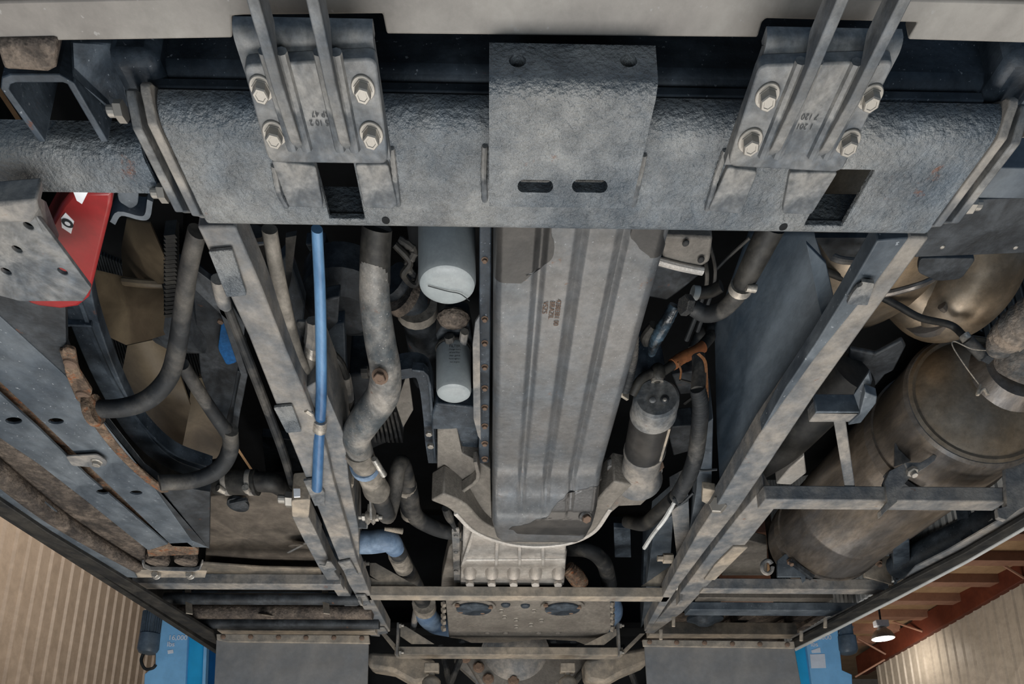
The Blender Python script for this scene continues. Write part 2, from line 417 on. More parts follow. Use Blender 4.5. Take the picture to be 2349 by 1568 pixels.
STR('wall_far', M().box(-9, 22, 25.2, 25.5, 0, 7.9), m_sidR)
STR('ceiling', M().box(-9, 22, 2, 26, 7.3, 7.45), m_roof)
rb = S('roof_beam', M().prism([(11.86, 9, topR(9)-.06), (11.86, 20.4, topR(20.4)-.06), (11.86, 20.4, topR(20.4)+.56), (11.86, 9, topR(9)+.56)], (.3, 0, 0)), m_beam,
       'wide red-brown roof beam running along the top of the grey siding wall', 'beam', .02)
for i in range(9):
    y = 11.6+i*1.28
    mb = M(); mb.box(4, 11.9, y, y+.3, 7.08, 7.3)
    S('roof_purlin', mb, m_purl, 'light reddish-brown roof purlin under the tan ceiling insulation', 'beam', group='purlins under the tan ceiling')
for a, b in (((1972, 1400), (2117, 1448)), ((2270, 1276), (2349, 1325)), ((1968, 1464), (2032, 1500)), ((1962, 1552), (2030, 1512))):
    p = WX(a[0], a[1], 11.2); q = WX(b[0], b[1], 11.86)
    S('brace_rod', M().tube([p, q], .03, 6, 1), m_purl, {1972: 'thin brown brace rod crossing the roof beam above the hanging lamp', 2270: 'thin brown brace rod high at the right edge above the roof beam', 1968: 'thin brown brace rod right below the hanging lamp', 1962: 'thin brown brace rod sloping up from below the lamp to the wall corner'}[a[0]], 'brace')
# hanging high-bay lamp
lp = T('high_bay_lamp', 'white high-bay lamp with glowing dome hanging below the brown roof beams', 'lamp')
c = WY(2026, 1464, 13.0); k = SC(c)
P(lp, 'dome', M().lathe(c, (0, 0, 1), [(0, 24*k), (4*k, 24*k), (16*k, 18*k), (24*k, 10*k), (27*k, 7*k)]), m_zinc)
P(lp, 'lens', M().lathe(c-Vector((0, 0, .01)), (0, 0, 1), [(0, 22*k), (.008, 22*k)]), m_lens)
P(lp, 'ballast_box', M().box(c.x-15*k, c.x+15*k, c.y-8*k, c.y+8*k, c.z+28*k, c.z+44*k), m_white, .02)
P(lp, 'hanger', M().tube([c+Vector((0, 0, 44*k)), Vector((c.x, c.y, 7.3))], .02, 6, 1), m_dark)
ld = bpy.data.lights.new('lamp_glow', 'POINT'); ld.energy = 120; ld.color = (1, .9, .78); ld.shadow_soft_size = .2
lo = bpy.data.objects.new('lamp_glow', ld); sc.collection.objects.link(lo); lo.location = c-Vector((0, 0, .12)); lo['label'] = 'light of the high-bay lamp'; lo['category'] = 'light'

# lift columns
def column(side):
    Y = 3.25
    if side == 'l':
        t = T('lift_column', 'bright blue lift column reading 16,000 lbs at the left mudflap', 'lift column', 'blue vehicle lift columns')
        P(t, 'post_face', M().yface([(358, 1390), (434, 1390), (421, 1640), (328, 1640), (331, 1545), (356, 1525)], Y, .03), m_lift, .004)
        P(t, 'inner_face', M().yface([(435, 1390), (470, 1400), (462, 1640), (422, 1640)], Y+.02, .18), m_lift2, .004)
        P(t, 'edge_strip', M().yface([(471, 1390), (478, 1390), (468, 1640), (461, 1640)], Y-.01, .03), m_lift)
        P(t, 'rear_channel', M().yface([(478, 1400), (520, 1400), (520, 1640), (470, 1640)], Y+.06, .15), m_lift3, .004)
        tx = (1, 0, 0); ty = (0, 0, 1)
        text(t, '16,000', WY(408, 1462, Y-.004), tx, ty, .036, m_white)
        text(t, 'lbs', WY(392, 1477, Y-.004), tx, ty, .036, m_white)
        P(t, 'decal', M().yface([(384, 1491), (397, 1489), (398, 1497), (385, 1499)], Y-.003, .002), m_white)
        m = T('lift_motor', 'grey ribbed electric motor on the left lift column with looping cable', 'motor', None)
        c = WY(340, 1497, Y); k = SC(c)
        P(m, 'motor_cap', M().lathe(c-Vector((0, 0, 0)), (0, 0, 1), [(-3*k, 10*k), (0, 20*k), (8*k, 24*k), (44*k, 23*k), (46*k, 20*k)]), m_motor)
        mb = M(); mb.lathe(c, (0, 0, 1), [(46*k, 18*k), (100*k, 17*k), (106*k, 12*k)])
        o = P(m, 'motor_body', mb, m_motor)
        mb = M()
        for i in range(24):
            a = i*math.pi/12; d = Vector((math.cos(a), math.sin(a), 0))
            mb.bar(c+d*19*k+Vector((0, 0, 46*k)), c+d*19*k+Vector((0, 0, 98*k)), 1.1*k, 3.5*k, up=d)
        P(m, 'cooling_ribs', mb, m_motor, kind='stuff')
        P(m, 'cable', M().tube([WY(330, 1496, Y), WY(324, 1515, Y), WY(333, 1533, Y), WY(350, 1532, Y), WY(358, 1524, Y)], .008, 8), m_black)
    else:
        t = T('lift_column', 'bright blue lift column with white decal square at the right mudflap', 'lift column', 'blue vehicle lift columns')
        P(t, 'post_face', M().yface([(1842, 1420), (1920, 1420), (1932, 1536), (1955, 1546), (1958, 1640), (1872, 1640)], Y, .03), m_lift, .004)
        P(t, 'inner_face', M().yface([(1812, 1430), (1842, 1430), (1872, 1640), (1850, 1640)], Y+.02, .18), m_lift2, .004)
        tx = (1, 0, 0); ty = (0, 0, 1)
        text(t, '16,000', WY(1886, 1461, Y-.004), tx, ty, .036, m_white)
        text(t, 'lbs', WY(1868, 1477, Y-.004), tx, ty, .036, m_white)
        P(t, 'decal', M().yface([(1858, 1500), (1892, 1499), (1895, 1531), (1861, 1532)], Y-.003, .002), m_white)
        P(t, 'decal', M().yface([(1861, 1491), (1881, 1484), (1883, 1496), (1863, 1497)], Y-.003, .002), m_white)
        m = T('lift_motor', 'grey electric motor cap beside the right lift column', 'motor', None)
        c = WY(1946, 1498, Y); k = SC(c)
        P(m, 'motor_cap', M().lathe(c, (0, 0, 1), [(-3*k, 10*k), (0, 17*k), (8*k, 21*k), (40*k, 20*k), (42*k, 17*k)]), m_motor)
        mb = M(); mb.lathe(c, (0, 0, 1), [(42*k, 16*k), (80*k, 15*k), (86*k, 10*k)]); P(m, 'motor_body', mb, m_motor)
        P(m, 'cable', M().tube([WY(1924, 1450, Y), WY(1935, 1456, Y), WY(1950, 1450, Y), WY(1956, 1436, Y)], .006, 8), m_zinc)
column('l'); column('r')

# ================================================================ COACH BODY
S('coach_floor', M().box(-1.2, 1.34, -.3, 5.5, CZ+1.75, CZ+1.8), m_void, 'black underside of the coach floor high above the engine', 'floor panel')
# rear cap behind / above bumper
bm_ = M()
px = [(-60, 97), (300, 92), (533, 88), (531, 38), (560, 36), (878, 33), (887, 79), (1120, 81), (1500, 85), (1738, 87), (1748, 52), (1757, 44), (2106, 53), (2082, 92), (2420, 102), (2420, 6), (1900, -6), (1174, -12), (500, -8), (-60, 4)]
bump = T('bumper_cover', 'long beige-grey bumper cover across the top with two notches', 'bumper')
P(bump, 'lower_lip', M().slab(px, .66, .02), m_bump, .004)
P(bump, 'rear_shell', M().prism([W(-60, 4, .66), W(500, -8, .66), W(1174, -12, .66), W(1900, -6, .66), W(2420, 6, .66), W(2420, -10, .66), W(1174, -28, .66), W(-60, -12, .66)], (0, -.06, .35)), m_bump, .004)

# hitch cross member
h = T('hitch_crossmember', 'wide textured grey steel crossmember under the rear with two square cut-outs', 'crossmember')
Hc = .64; z0 = CZ+Hc
Yb = W(1174, 318, Hc).y; r = .020; Y0 = Yb-r
Ye = W(1174, 532, Hc).y; r2 = .010
yh0 = W(1174, 378, Hc).y; yh1 = W(1174, 508, Hc).y
prof = [(Y0, z0+.027), (Y0, z0+.0235)]+[(Y0+r-r*math.cos(a), z0+r-r*math.sin(a)) for a in [math.pi/2*i/7 for i in range(8)]]
i0 = len(prof); prof += [(yh0, z0)]; prof += [(yh0+(yh1-yh0)*j/3, z0) for j in (1, 2)]; i1 = len(prof); prof += [(yh1, z0)]
prof += [(Ye-r2+r2*math.sin(a), z0+r2-r2*math.cos(a)) for a in [math.pi/2*i/4 for i in range(5)]]+[(Ye, z0+.05)]
xa = W(724, 380, Hc).x; xb = W(824, 440, Hc).x; xc_ = W(1918, 378, Hc).x; xd = W(2015, 378, Hc).x; XL, XR = -.312, .482
P(h, 'folded_plate', M().profile(prof, XL, XR, .009, (xa, xb, xc_, xd, -.12, 0, .12, .24), ((xa, xb, i0, i1), (xc_, xd, i0, i1))), m_hitch, .0015)
for x, y in ((885, 505), (1797, 520)):
    p = W(x, y, Hc); P(h, 'bolt_hole_disc', M().lathe(p+Vector((0, 0, .001)), (0, 0, -1), [(0, 9*SC(p)), (.0016, 9*SC(p))], 18), m_void)  # dark inside of the hole painted as a flat black disc
# weld pads and beads
for pad in ([(622, 368), (724, 382), (742, 478), (662, 474)], [(815, 378), (890, 378), (912, 470), (898, 480), (835, 476)],
            [(1670, 384), (1738, 394), (1700, 491), (1624, 484)], [(1812, 396), (1922, 396), (1862, 492), (1794, 490)]):
    P(h, 'mounting_pad', M().slab(pad, Hc-.007, .008, 8), m_plate, .001)
for bd in ([(898, 340), (905, 400), (913, 470)], [(628, 380), (640, 440), (658, 474)], [(1664, 345), (1645, 400), (1622, 480)], [(1112, 335), (1110, 400), (1112, 460)], [(1478, 355), (1466, 410), (1452, 470)]):
    P(h, 'weld_bead', M().tp([(x, y, Hc-.002, 8) for x, y in bd], 8, 8, corr=(.006, .18)), m_plate)
# side cheeks with bolts
def cheek(pts_top, pts, X, lab):
    pass
for sgn, X, xs in ((-1, -.338, 'left'), (1, .505, 'right')):
    t = T('side_link_plate', 'pair of bolted steel link plates at the %s end of the textured crossmember' % xs, 'bracket', None)
    zc = CZ+.645
    for off, m_, ex in ((0, m_plate, 0), (sgn*.016, m_dusty, .006)):
        o = M(); pts = []
        for i in range(24):
            a = 2*math.pi*i/24; yy = .522+(.060+ex)*math.cos(a)**1; zz = zc+.013+.022*math.sin(a)
            if abs(math.cos(a)) < .75: zz = zc+.013+.022*(1 if math.sin(a) > 0 else -1)
            pts.append((X-off, yy, zz-(.0)))
        o.prism(pts, (-sgn*.009, 0, 0)); P(t, 'link_plate', o, m_, .0015)
    for yy in (.480, .562):
        bolt(t, (X-sgn*.016, yy, zc+.013), (-sgn, 0, 0), .011, m_zinc, 'flange'); bolt(t, (X+sgn*.010, yy, zc+.013), (sgn, 0, 0), .009, m_zinc, 'nut')

# central bent plate
Hp = .612; zp = CZ+Hp
yb0 = W(1174, 228, Hp).y; ye0 = W(1174, 474, Hp).y; xl = W(1122, 300, Hp).x; xr = W(1488, 300, Hp).x; rr = .012; yr = yb0-rr
prof = [(yr, zp+.047), (yr, zp+rr+.01)]+[(yr+rr-rr*math.cos(a), zp+rr-rr*math.sin(a)) for a in [math.pi/2*i/8 for i in range(9)]]+[((yb0+ye0)/2, zp), (ye0, zp)]
cp = T('bent_hitch_plate', 'central bent steel plate with two oblong slots below the bumper', 'plate')
o = P(cp, 'bent_plate', M().profile(prof, xl, xr, .013, ((xl+xr)/2,)), m_hitch, .001)
cs = []
for cxx in (1228, 1353):
    q = []
    for i in range(16):
        a = 2*math.pi*i/16; q.append(W(cxx+(26 if math.cos(a) > 0 else -26)+15*math.cos(a), 427+15*math.sin(a), Hp)-Vector((0, 0, .02)))
    cs.append(M().prism(q, (0, 0, .05)))
for hx in (1187, 1442):
    pp = WY(hx, 139, yr); cs.append(M().lathe(pp-Vector((0, .03, 0)), (0, 1, 0), [(0, .0075), (.06, .0075)], 16))
cut(o, cs)

# tow brackets
def towb(lab, poly, topy, bolts, fins, stamp):
    t = T('tow_bracket', lab, 'bracket', None)
    Hb = .588
    x0 = W(poly[0][0], poly[0][1], Hb+.013).x; x1 = W(poly[1][0], poly[1][1], Hb+.013).x
    zb = CZ+Hb+.013; yy = W(1174, topy, Hb+.013).y; r = .009; y0 = yy-.009
    prof = [(y0, zb+r+.006)]+[(y0+r-r*math.cos(a), zb+r-r*math.sin(a)) for a in [math.pi/2*i/6 for i in range(7)]]+[(W(1174, 370, Hb+.013).y, zb)]
    P(t, 'bent_backing', M().profile(prof, x0, x1, .01), m_plate, .001)
    P(t, 'bolted_plate', M().slab(poly, Hb, .013, 22), m_plate, .0015)
    for x, y in bolts: wbolt(t, x, y, Hb, 27, m_zinc)
    for (fx, fy) in fins:
        p = W(fx, fy, Hb); ytop = W(1174, topy+8, Hb).y
        q = [(p.x, p.y, p.z), (p.x, ytop, p.z), (p.x, ytop-.01, p.z+.012), (p.x, -.12, p.z+.012), (p.x, -.12, p.z-.014), (p.x, ytop+.02, p.z-.014), (p.x, p.y-.012, p.z-.008)]
        P(t, 'fin', M().prism(q, (.009, 0, 0)), m_plate, .001, label=None)
        for dx in (-.002, .011):
            P(t, 'weld_bead', M().tube([(p.x+dx, p.y, p.z), (p.x+dx, (p.y+ytop)/2, p.z), (p.x+dx, ytop+.002, p.z)], .005, 8, 6), m_plate)
    for s_, sx, sy in stamp:
        text(t, s_, W(sx, sy, Hb-.001), (-1, 0, 0), (0, 1, 0), .0065, m_ink, 'stamped_mark')
towb('left steel tow bracket plate with four flanged bolts and two long fins', [(556, 150), (862, 134), (892, 377), (617, 373)], 112,
     [(600, 200), (833, 200), (630, 303), (852, 305)], [(676, 340), (786, 342)], [('RP 47', 735, 262), ('CS 10 2', 738, 282)])
towb('right steel tow bracket plate with four flanged bolts and two long fins', [(1742, 150), (2054, 140), (1930, 396), (1668, 382)], 112,
     [(1760, 217), (1996, 220), (1721, 320), (1945, 322)], [(1755, 357), (1868, 358)], [('7 120', 1858, 268), ('1 201', 1846, 290)])

# dark rusty receiver beam behind
rv = T('receiver_beam', 'dark blue rusty steel tube behind the tow bracket plates', 'beam')
P(rv, 'square_tube', M().B(330, 2290, 190, 238, .69, .16), m_blue, .012)
P(rv, 'lower_flange', M().B(350, 2260, 232, 262, .672, .012), m_blue, .002)
for i, (x0, x1) in enumerate(((520, 580), (905, 970), (1050, 1110), (1600, 1650), (2010, 2100), (430, 500))):
    P(rv, 'weld_bead', M().tp([(x0, 238, .672, 9), ((x0+x1)/2, 240, .67, 9), (x1, 238, .672, 9)], 8, 8, corr=(.008, .2)), m_blue)
for sx, lab in ((318, 'left'), (2300, 'right')):
    a = W(sx, 190, .69)
    P(rv, 'end_gusset', M().box(a.x-.015, a.x+.03, a.y-.03, a.y+.05, CZ+.68, CZ+.9), m_blue, .01)
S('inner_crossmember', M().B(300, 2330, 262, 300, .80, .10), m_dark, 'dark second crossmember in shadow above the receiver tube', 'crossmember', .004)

# ---- left side, rear
t = T('body_frame_beam', 'grey steel rear frame beam left of the textured crossmember', 'beam')
Hq = .665; zq = CZ+Hq; ya = W(100, 375, Hq).y; yb = W(100, 440, Hq).y; r = .018
prof = [(ya-r, zq+.034), (ya-r, zq+r)]+[(ya-r*math.cos(a), zq+r-r*math.sin(a)) for a in [math.pi/2*i/8 for i in range(9)]]+[(yb, zq), (yb, zq+.04)]
P(t, 'folded_beam', M().profile(prof, -1.12, W(348, 400, Hq).x, .006), m_hitch, .001)
P(t, 'stub_bracket', M().strip([W(97, 326, .66), W(10, 204, .66), W(14, 186, .66), W(30, 180, .66), W(140, 180, .66), W(162, 192, .66), W(240, 326, .66)], .007, (0, 0, .13)), m_blue, .001)
P(t, 'web_plate', M().prism([W(165, 175, .66), W(270, 270, .70), W(300, 285, .70), W(270, 100, .70), W(160, 95, .70)], (0, 0, .01)), m_blue, .001)
S('rubber_bump_block', M().slab([(-12, 95), (132, 92), (128, 160), (112, 168), (8, 162)], .655, .05), m_rubber, 'cracked brown-black rubber bump block at the upper left corner', 'rubber block', .004)
S('left_body_panel', M().box(-1.2, -.4, .12, .36, CZ+.80, CZ+.82), m_void, 'black body panel above the rubber bump block', 'panel')
t = T('body_frame_beam', 'blue-grey rear frame beam at the right edge, right of the link plates', 'beam')
P(t, 'folded_beam', M().profile([(W(2300, 385, .69).y, CZ+.74), (W(2300, 385, .69).y, CZ+.69), (W(2300, 455, .69).y, CZ+.69)], W(2262, 420, .69).x, 1.2, .006), m_blue2, .001)
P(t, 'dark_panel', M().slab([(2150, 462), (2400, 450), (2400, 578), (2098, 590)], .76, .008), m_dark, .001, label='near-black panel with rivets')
for x, y in ((2162, 566), (2330, 567)): bpx(t, x, y, .76, 5, m_zinc, 'round')
P(t, 'upper_panel', M().slab([(2280, 100), (2400, 100), (2400, 380), (2262, 330)], .84, .008), m_blue)

# left perforated plate and red container
t = T('perforated_bracket', 'grey folded plate with four round holes below the left frame beam', 'bracket')
o = P(t, 'plate', M().slab([(-40, 500), (78, 488), (130, 556), (209, 662), (190, 691), (46, 691), (-40, 668)], .60, .006), m_plate, .001)
cs = [M().lathe(W(x, y, .59), (0, 0, 1), [(0, 10*SC(W(x, y, .6))), (.03, 10*SC(W(x, y, .6)))], 14) for x, y in ((61, 537), (35, 590), (140, 640), (10, 640))]
cut(o, cs)
P(t, 'flange', M().slab([(-40, 470), (84, 460), (88, 484), (74, 512), (-40, 512)], .592, .03), m_dusty, .003)
P(t, 'gusset', M().sheet([(84, 460, .60), (104, 472, .63), (134, 548, .63), (112, 556, .60), (80, 500, .598)], .006), m_plate, .001)
t = T('red_container', 'red painted curved container behind the perforated grey plate', 'container')
P(t, 'shell', M().slab([(165, 440), (258, 440), (256, 475), (214, 646), (204, 684), (180, 703), (140, 709), (90, 703), (62, 694), (90, 560), (140, 470)], .672, .05), m_red, .004)
P(t, 'sticker', M().slab([(150, 488), (170, 508), (163, 536), (142, 522), (140, 500)], .6712, .001), m_white)
P(t, 'sticker', M().slab([(168, 440), (202, 440), (188, 468), (176, 460)], .6712, .001), m_white)
c = W(155, 512, .6705)
P(t, 'logo_ring', M().lathe(c, (0, 0, -1), [(0, .0058), (.0003, .0058)], 20), m_ink)
P(t, 'logo_centre', M().lathe(c-Vector((0, 0, .0003)), (0, 0, -1), [(0, .0028), (.0003, .0028)], 16), m_white)

# little hooks near the fan top
S('hanger_clip', M().strip([W(258, 512, .74), W(275, 490, .74), (W(320, 500, .74)), W(338, 495, .74), W(344, 460, .74)], .006, (0, 0, .03), 4), m_blue2, 'dark bent hanger clip to the right of the red container', 'clip')
o = S('pivot_tab', M().slab([(268, 440), (318, 440), (316, 470), (300, 480), (272, 462)], .745, .006, 8), m_blue2, 'small blue-grey tab with a hole above the hanger clip', 'tab', .001)

# ================================================================ LEFT COOLING BAY
fan = T('cooling_fan', 'large brown plastic engine cooling fan inside the left bay', 'fan')
for pts in ([(290, 505, .98), (345, 515, .93), (378, 590, .93), (384, 650, .94), (340, 650, .96), (282, 645, 1.02), (278, 570, 1.03)],
            [(205, 622, .90), (285, 640, .97), (372, 655, .99), (386, 765, .97), (340, 780, .92), (289, 791, .88), (240, 768, .87), (212, 745, .87)],
            [(292, 792, .98), (386, 772, .99), (412, 860, .97), (437, 930, .93), (414, 1046, .88), (360, 1030, .88), (305, 1000, .90), (270, 905, .94)],
            [(440, 872, 1.02), (520, 850, 1.05), (532, 950, 1.0), (500, 1050, .96), (392, 1072, .93), (388, 1040, .94), (430, 960, .98)],
            [(470, 800, 1.1), (530, 800, 1.12), (545, 900, 1.08), (480, 900, 1.05)]):
    P(fan, 'blade', M().sheet(pts, .006), m_fan, ang=1.2)
P(fan, 'blade_rib', M().tp([(283, 645, .955, 9), (330, 650, .95, 9), (372, 652, .955, 9)], 8, 2), m_fan)
cc = W(420, 700, 1.05)
P(fan, 'clutch_hub', M().lathe(cc-Vector((.06, 0, 0)), (1, 0, 0), [(0, .03), (0, .075), (.03, .09), (.09, .09), (.12, .06), (.15, .05)]), m_dark)
mb = M()
for i in range(20):
    y = 545+i*9.5; mb.bar(W(378, y, .93), W(404, y-3, .93), .007, .03)
P(fan, 'clutch_fins', mb, m_black, kind='stuff')
ra = T('radiator_core', 'black finned radiator core behind the brown fan blades', 'radiator')
P(ra, 'core', M().slab([(150, 440), (420, 440), (420, 1000), (300, 1000), (200, 800)], 1.16, .05), m_void)
mb = M()
for i in range(34):
    x = 205+i*7; mb.bar(W(x-30, 560+i*3, 1.15), W(x+70, 900+i*3, 1.15), .0035, .01)
P(ra, 'cooling_fins', mb, m_dark, kind='stuff')
sh = T('fan_shroud', 'dark blue curved fan shroud ring sweeping below the brown fan', 'shroud')
pth = [W(x, y, .80) for x, y in ((155, 560), (178, 690), (215, 800), (262, 905), (318, 1000), (385, 1060), (470, 1092))]
P(sh, 'outer_band', M().strip(pth, .045, (0, 0, .03), 6), m_blue, .002)
P(sh, 'inner_wall', M().strip([W(x+14, y-8, .795) for x, y in ((165, 690), (205, 795), (255, 900), (318, 990), (385, 1050), (470, 1082))], .006, (0, 0, .03), 6), m_blue)
P(sh, 'seam', M().strip([W(118, 752, .79), W(160, 746, .79), W(210, 748, .79)], .004, (0, 0, .02)), m_blue)
rf = T('rusted_ring_strap', 'rust-scaled curved strap with bolts beside the fan shroud', 'strap')
P(rf, 'strap', M().strip([W(x, y, .697) for x, y in ((152, 808), (170, 860), (196, 925), (232, 985), (280, 1045), (335, 1098), (378, 1130))], .019, (0, 0, .008), 5), m_rust, .002)
P(rf, 'strap_end', M().slab([(140, 805), (150, 797), (172, 803), (180, 850), (212, 900), (200, 925), (176, 920), (150, 860)], .695, .008, 6), m_rust, .002)
bpx(rf, 162, 832, .695, 15, m_rbolt, 'round'); bpx(rf, 192, 905, .695, 16, m_rbolt, 'round')
fg = T('fan_guard', 'bent dark tube guard frame in front of the brown fan', 'guard')
P(fg, 'guard_tube', M().tp([(452, 530, .76, 20), (432, 620, .76, 20), (418, 720, .755, 20), (404, 810, .75, 20), (385, 868, .745, 20), (340, 915, .72, 20), (280, 935, .705, 20), (205, 938, .685, 20)], 16), m_dkhose, label='upper tube, rusty at its lower end')
P(fg, 'guard_tube', M().tp([(418, 835, .77, 16), (452, 890, .77, 16), (488, 945, .77, 16), (524, 995, .765, 17)], 14), m_dkhose)
P(fg, 'guard_tube', M().tp([(528, 985, .765, 18), (527, 1035, .76, 18), (498, 1078, .735, 18), (440, 1102, .71, 18), (366, 1107, .69, 18)], 16), m_dkhose)
P(fg, 'end_flange', M().lathe(W(208, 938, .685), (1, .0, 0), [(0, .028), (.006, .028), (.012, .024)], 18), m_rust)
P(fg, 'guard_arm', M().prism([W(440, 612, .80), W(505, 660, .80), W(562, 745, .80), W(560, 770, .80), W(500, 715, .80), W(436, 655, .80)], (0, 0, .012)), m_dark, .001)
P(fg, 'guard_arm', M().strip([W(508, 700, .80), W(560, 860, .80), W(545, 930, .80), W(536, 1000, .80)], .012, (0, 0, .03)), m_dark, .001)
P(fg, 'guard_arm', M().slab([(545, 850), (568, 862), (540, 1000), (512, 990), (530, 930)], .82, .01), m_dark, .001)
eb = T('engine_mount_bracket', 'dark engine mount bracket with bright blue patch behind the fan guard', 'bracket')
P(eb, 'bracket_plate', M().slab([(440, 640), (500, 660), (565, 780), (560, 860), (530, 960), (505, 985), (460, 860)], .98, .02), m_dark, .002)
P(eb, 'painted_face', M().slab([(508, 738), (532, 742), (548, 800), (545, 830), (520, 838), (500, 800)], .965, .008, 8), mat('bright_blue_paint', C('1f6fb5'), C('164f80'), s=14, rough=.4), .001)
bpx(eb, 506, 735, .965, 7, m_rbolt, 'hex')

# left long rails running forward
lr = T('inner_bay_rail', 'blue-grey slotted steel rail running diagonally below the fan shroud', 'rail')
o = P(lr, 'rail_face', M().slab([(-40, 690), (150, 862), (250, 985), (330, 1085), (440, 1240), (480, 1256), (395, 1252), (100, 970), (-40, 838)], .70, .006), m_blue2, .001)
def slot(x, y, H, lx=14, ly=7):
    return M().prism([W(x+lx*math.cos(a)*(1.3 if abs(math.cos(a)) > .5 else 1), y+ly*math.sin(a), H)-Vector((0, 0, .02)) for a in [2*math.pi*i/14 for i in range(14)]], (0, 0, .06))
cut(o, [slot(128, 966, .70), slot(312, 1130, .70, 11, 5)])
P(lr, 'web_face', M().prism([W(-40, 640, .705), W(150, 700, .705), W(152, 800, .705), W(200, 925, .705), W(280, 1045, .705), W(370, 1110, .705), W(482, 1128, .72), W(480, 1258, .70), W(440, 1240, .702), W(330, 1085, .702), W(150, 862, .702), W(-40, 690, .702)], (0, 0, .02)), m_dark, .001)
lo_ = T('outer_bay_rail', 'blue-grey slotted outer steel rail with a bolted tab, left of the inner rail', 'rail')
o = P(lo_, 'rail_face', M().slab([(-40, 868), (90, 985), (200, 1092), (385, 1248), (340, 1262), (200, 1150), (90, 1065), (-40, 978)], .695, .006), m_blue2, .001)
cut(o, [slot(31, 965, .695, 15, 8), slot(236, 1128, .695, 12, 6)])
P(lo_, 'rust_backing', M().slab([(-40, 830), (110, 965), (400, 1240), (380, 1252), (190, 1090), (-40, 880)], .715, .01), m_rust)
P(lo_, 'tab', M().slab([(150, 1047), (222, 1043), (246, 1058), (244, 1068), (215, 1072), (165, 1068)], .688, .004, 6), m_dusty, .001)
bpx(lo_, 222, 1058, .688, 12, m_zinc, 'flange')
sk = T('side_skirt', 'dark dusty rubber-edged coach side skirt along the lower left', 'skirt')
P(sk, 'inner_trim', M().slab([(-40, 972), (90, 1068), (330, 1250), (335, 1290), (318, 1315), (250, 1275), (110, 1160), (-40, 1045)], .715, .05), m_rubber, .006)
P(sk, 'trim_roll', M().tp([(-60, 1035, .70, 30), (100, 1165, .70, 24), (200, 1232, .70, 19), (315, 1300, .70, 14)], 12, 4), m_rubber)
P(sk, 'skirt_flange', M().slab([(-40, 1050), (60, 1120), (180, 1215), (300, 1298), (315, 1325), (270, 1322), (120, 1225), (-40, 1125)], .695, .006), m_blue2, .001)
P(sk, 'skirt_edge', M().slab([(-40, 1122), (110, 1222), (270, 1318), (490, 1452), (500, 1480), (470, 1465), (265, 1338), (100, 1240), (-40, 1152)], .685, .012), m_black, .002)
P(sk, 'skirt_wall', M().box(-1.135, -1.11, .3, 4, CZ+.70, CZ+1.6), m_black)

# charge cooler panel etc.
S('charge_cooler', M().slab([(478, 1140), (560, 1128), (650, 1128), (735, 1296), (735, 1312), (470, 1296)], .90, .03), m_mesh, 'brown dusty cooler core panel beside the left frame rail', 'cooler', .003)
t = T('rubber_ledge', 'grey dusty rubber ledge below the brown cooler panel', 'trim')
P(t, 'ledge', M().prism([W(465, 1292, .86), W(600, 1302, .86), W(735, 1305, .86), W(740, 1322, .86), W(455, 1322, .86)], (0, 0, .01)), m_tan, .003)
t = T('hanging_disc', 'translucent grey plastic disc with strap on the cooler panel', 'disc')
p = W(692, 1252, .87); P(t, 'disc', M().lathe(p, (0, .3, -1), [(0, 30*SC(p)), (.002, 30*SC(p))], 24), m_mesh)
P(t, 'strap', M().bar(W(660, 1268, .86), W(702, 1246, .86), .007, .003), m_dusty)
t = T('drain_knob', 'dark round plastic knob on the cooler panel under the hose coupling', 'knob')
p = W(547, 1152, .88); P(t, 'knob', M().lathe(p, (0, -.2, -1), [(0, 24*SC(p)), (.01, 24*SC(p)), (.014, 16*SC(p))], 20), m_dark)
P(t, 'grip', M().bar(W(528, 1156, .864), W(566, 1148, .864), .008, .008), m_dark)
t = T('hose_coupling', 'black rubber hose coupling with two steel clamps left of the frame rail', 'hose')
a = W(488, 1106, .84); b = W(592, 1106, .84); k = SC(a); d = (b-a).normalized()
P(t, 'sleeve', M().lathe(a, d, [(0, 24*k), (.004, 27*k), (18*k, 28*k), (90*k, 28*k), (102*k, 30*k), (104*k, 24*k)]), m_black)
for q in (28, 82):
    P(t, 'clamp', M().lathe(a+d*q*k, d, [(0, 29.5*k), (11*k, 29.5*k)]), m_dusty)
    P(t, 'clamp_screw', M().lathe(a+d*(q+5)*k+Vector((0, -.012, -28*k)), (-.5 if q < 50 else 0, -.8, 0), [(0, 8*k), (.018, 8*k)], 12), m_zinc)
P(t, 'elbow', M().tp([(588, 1104, .84, 23), (630, 1108, .84, 23), (662, 1128, .86, 22)], 14), m_black)

# rubber mount
t = T('cooler_mount', 'rusty bracket on two rubber isolators in a folded channel', 'mount')
P(t, 'bracket', M().slab([(336, 1258), (370, 1246), (430, 1243), (455, 1262), (455, 1272), (340, 1276)], .70, .015), m_rust, .002)
for x in (361, 426):
    p = W(x, 1290, .702); P(t, 'isolator', M().lathe(p-Vector((0, 0, .0)), (0, 0, 1), [(0, 24*SC(p)), (.012, 26*SC(p)), (.03, 22*SC(p))], 20), m_rubber)
P(t, 'channel', M().strip([W(327, 1292, .70), W(330, 1302, .70), W(345, 1308, .70), W(445, 1310, .70), W(458, 1306, .70), W(464, 1292, .70)], .004, (0, 0, .012)), m_dusty, .0008)
P(t, 'base_plate', M().slab([(310, 1306), (475, 1308), (470, 1324), (300, 1324)], .712, .006), m_tan)
for x in (359, 437): bpx(t, x, 1318, .705, 11, m_zinc, 'flange', (0, -1, -.2))
t = T('cooler_support_bar', 'light grey cross bar under the brown cooler panel', 'bar')
P(t, 'bar', M().B(296, 782, 1340, 1352, .735, .034), m_dusty, .002)
P(t, 'rear_bar', M().B(300, 830, 1375, 1385, .80, .03), m_blue, .002)
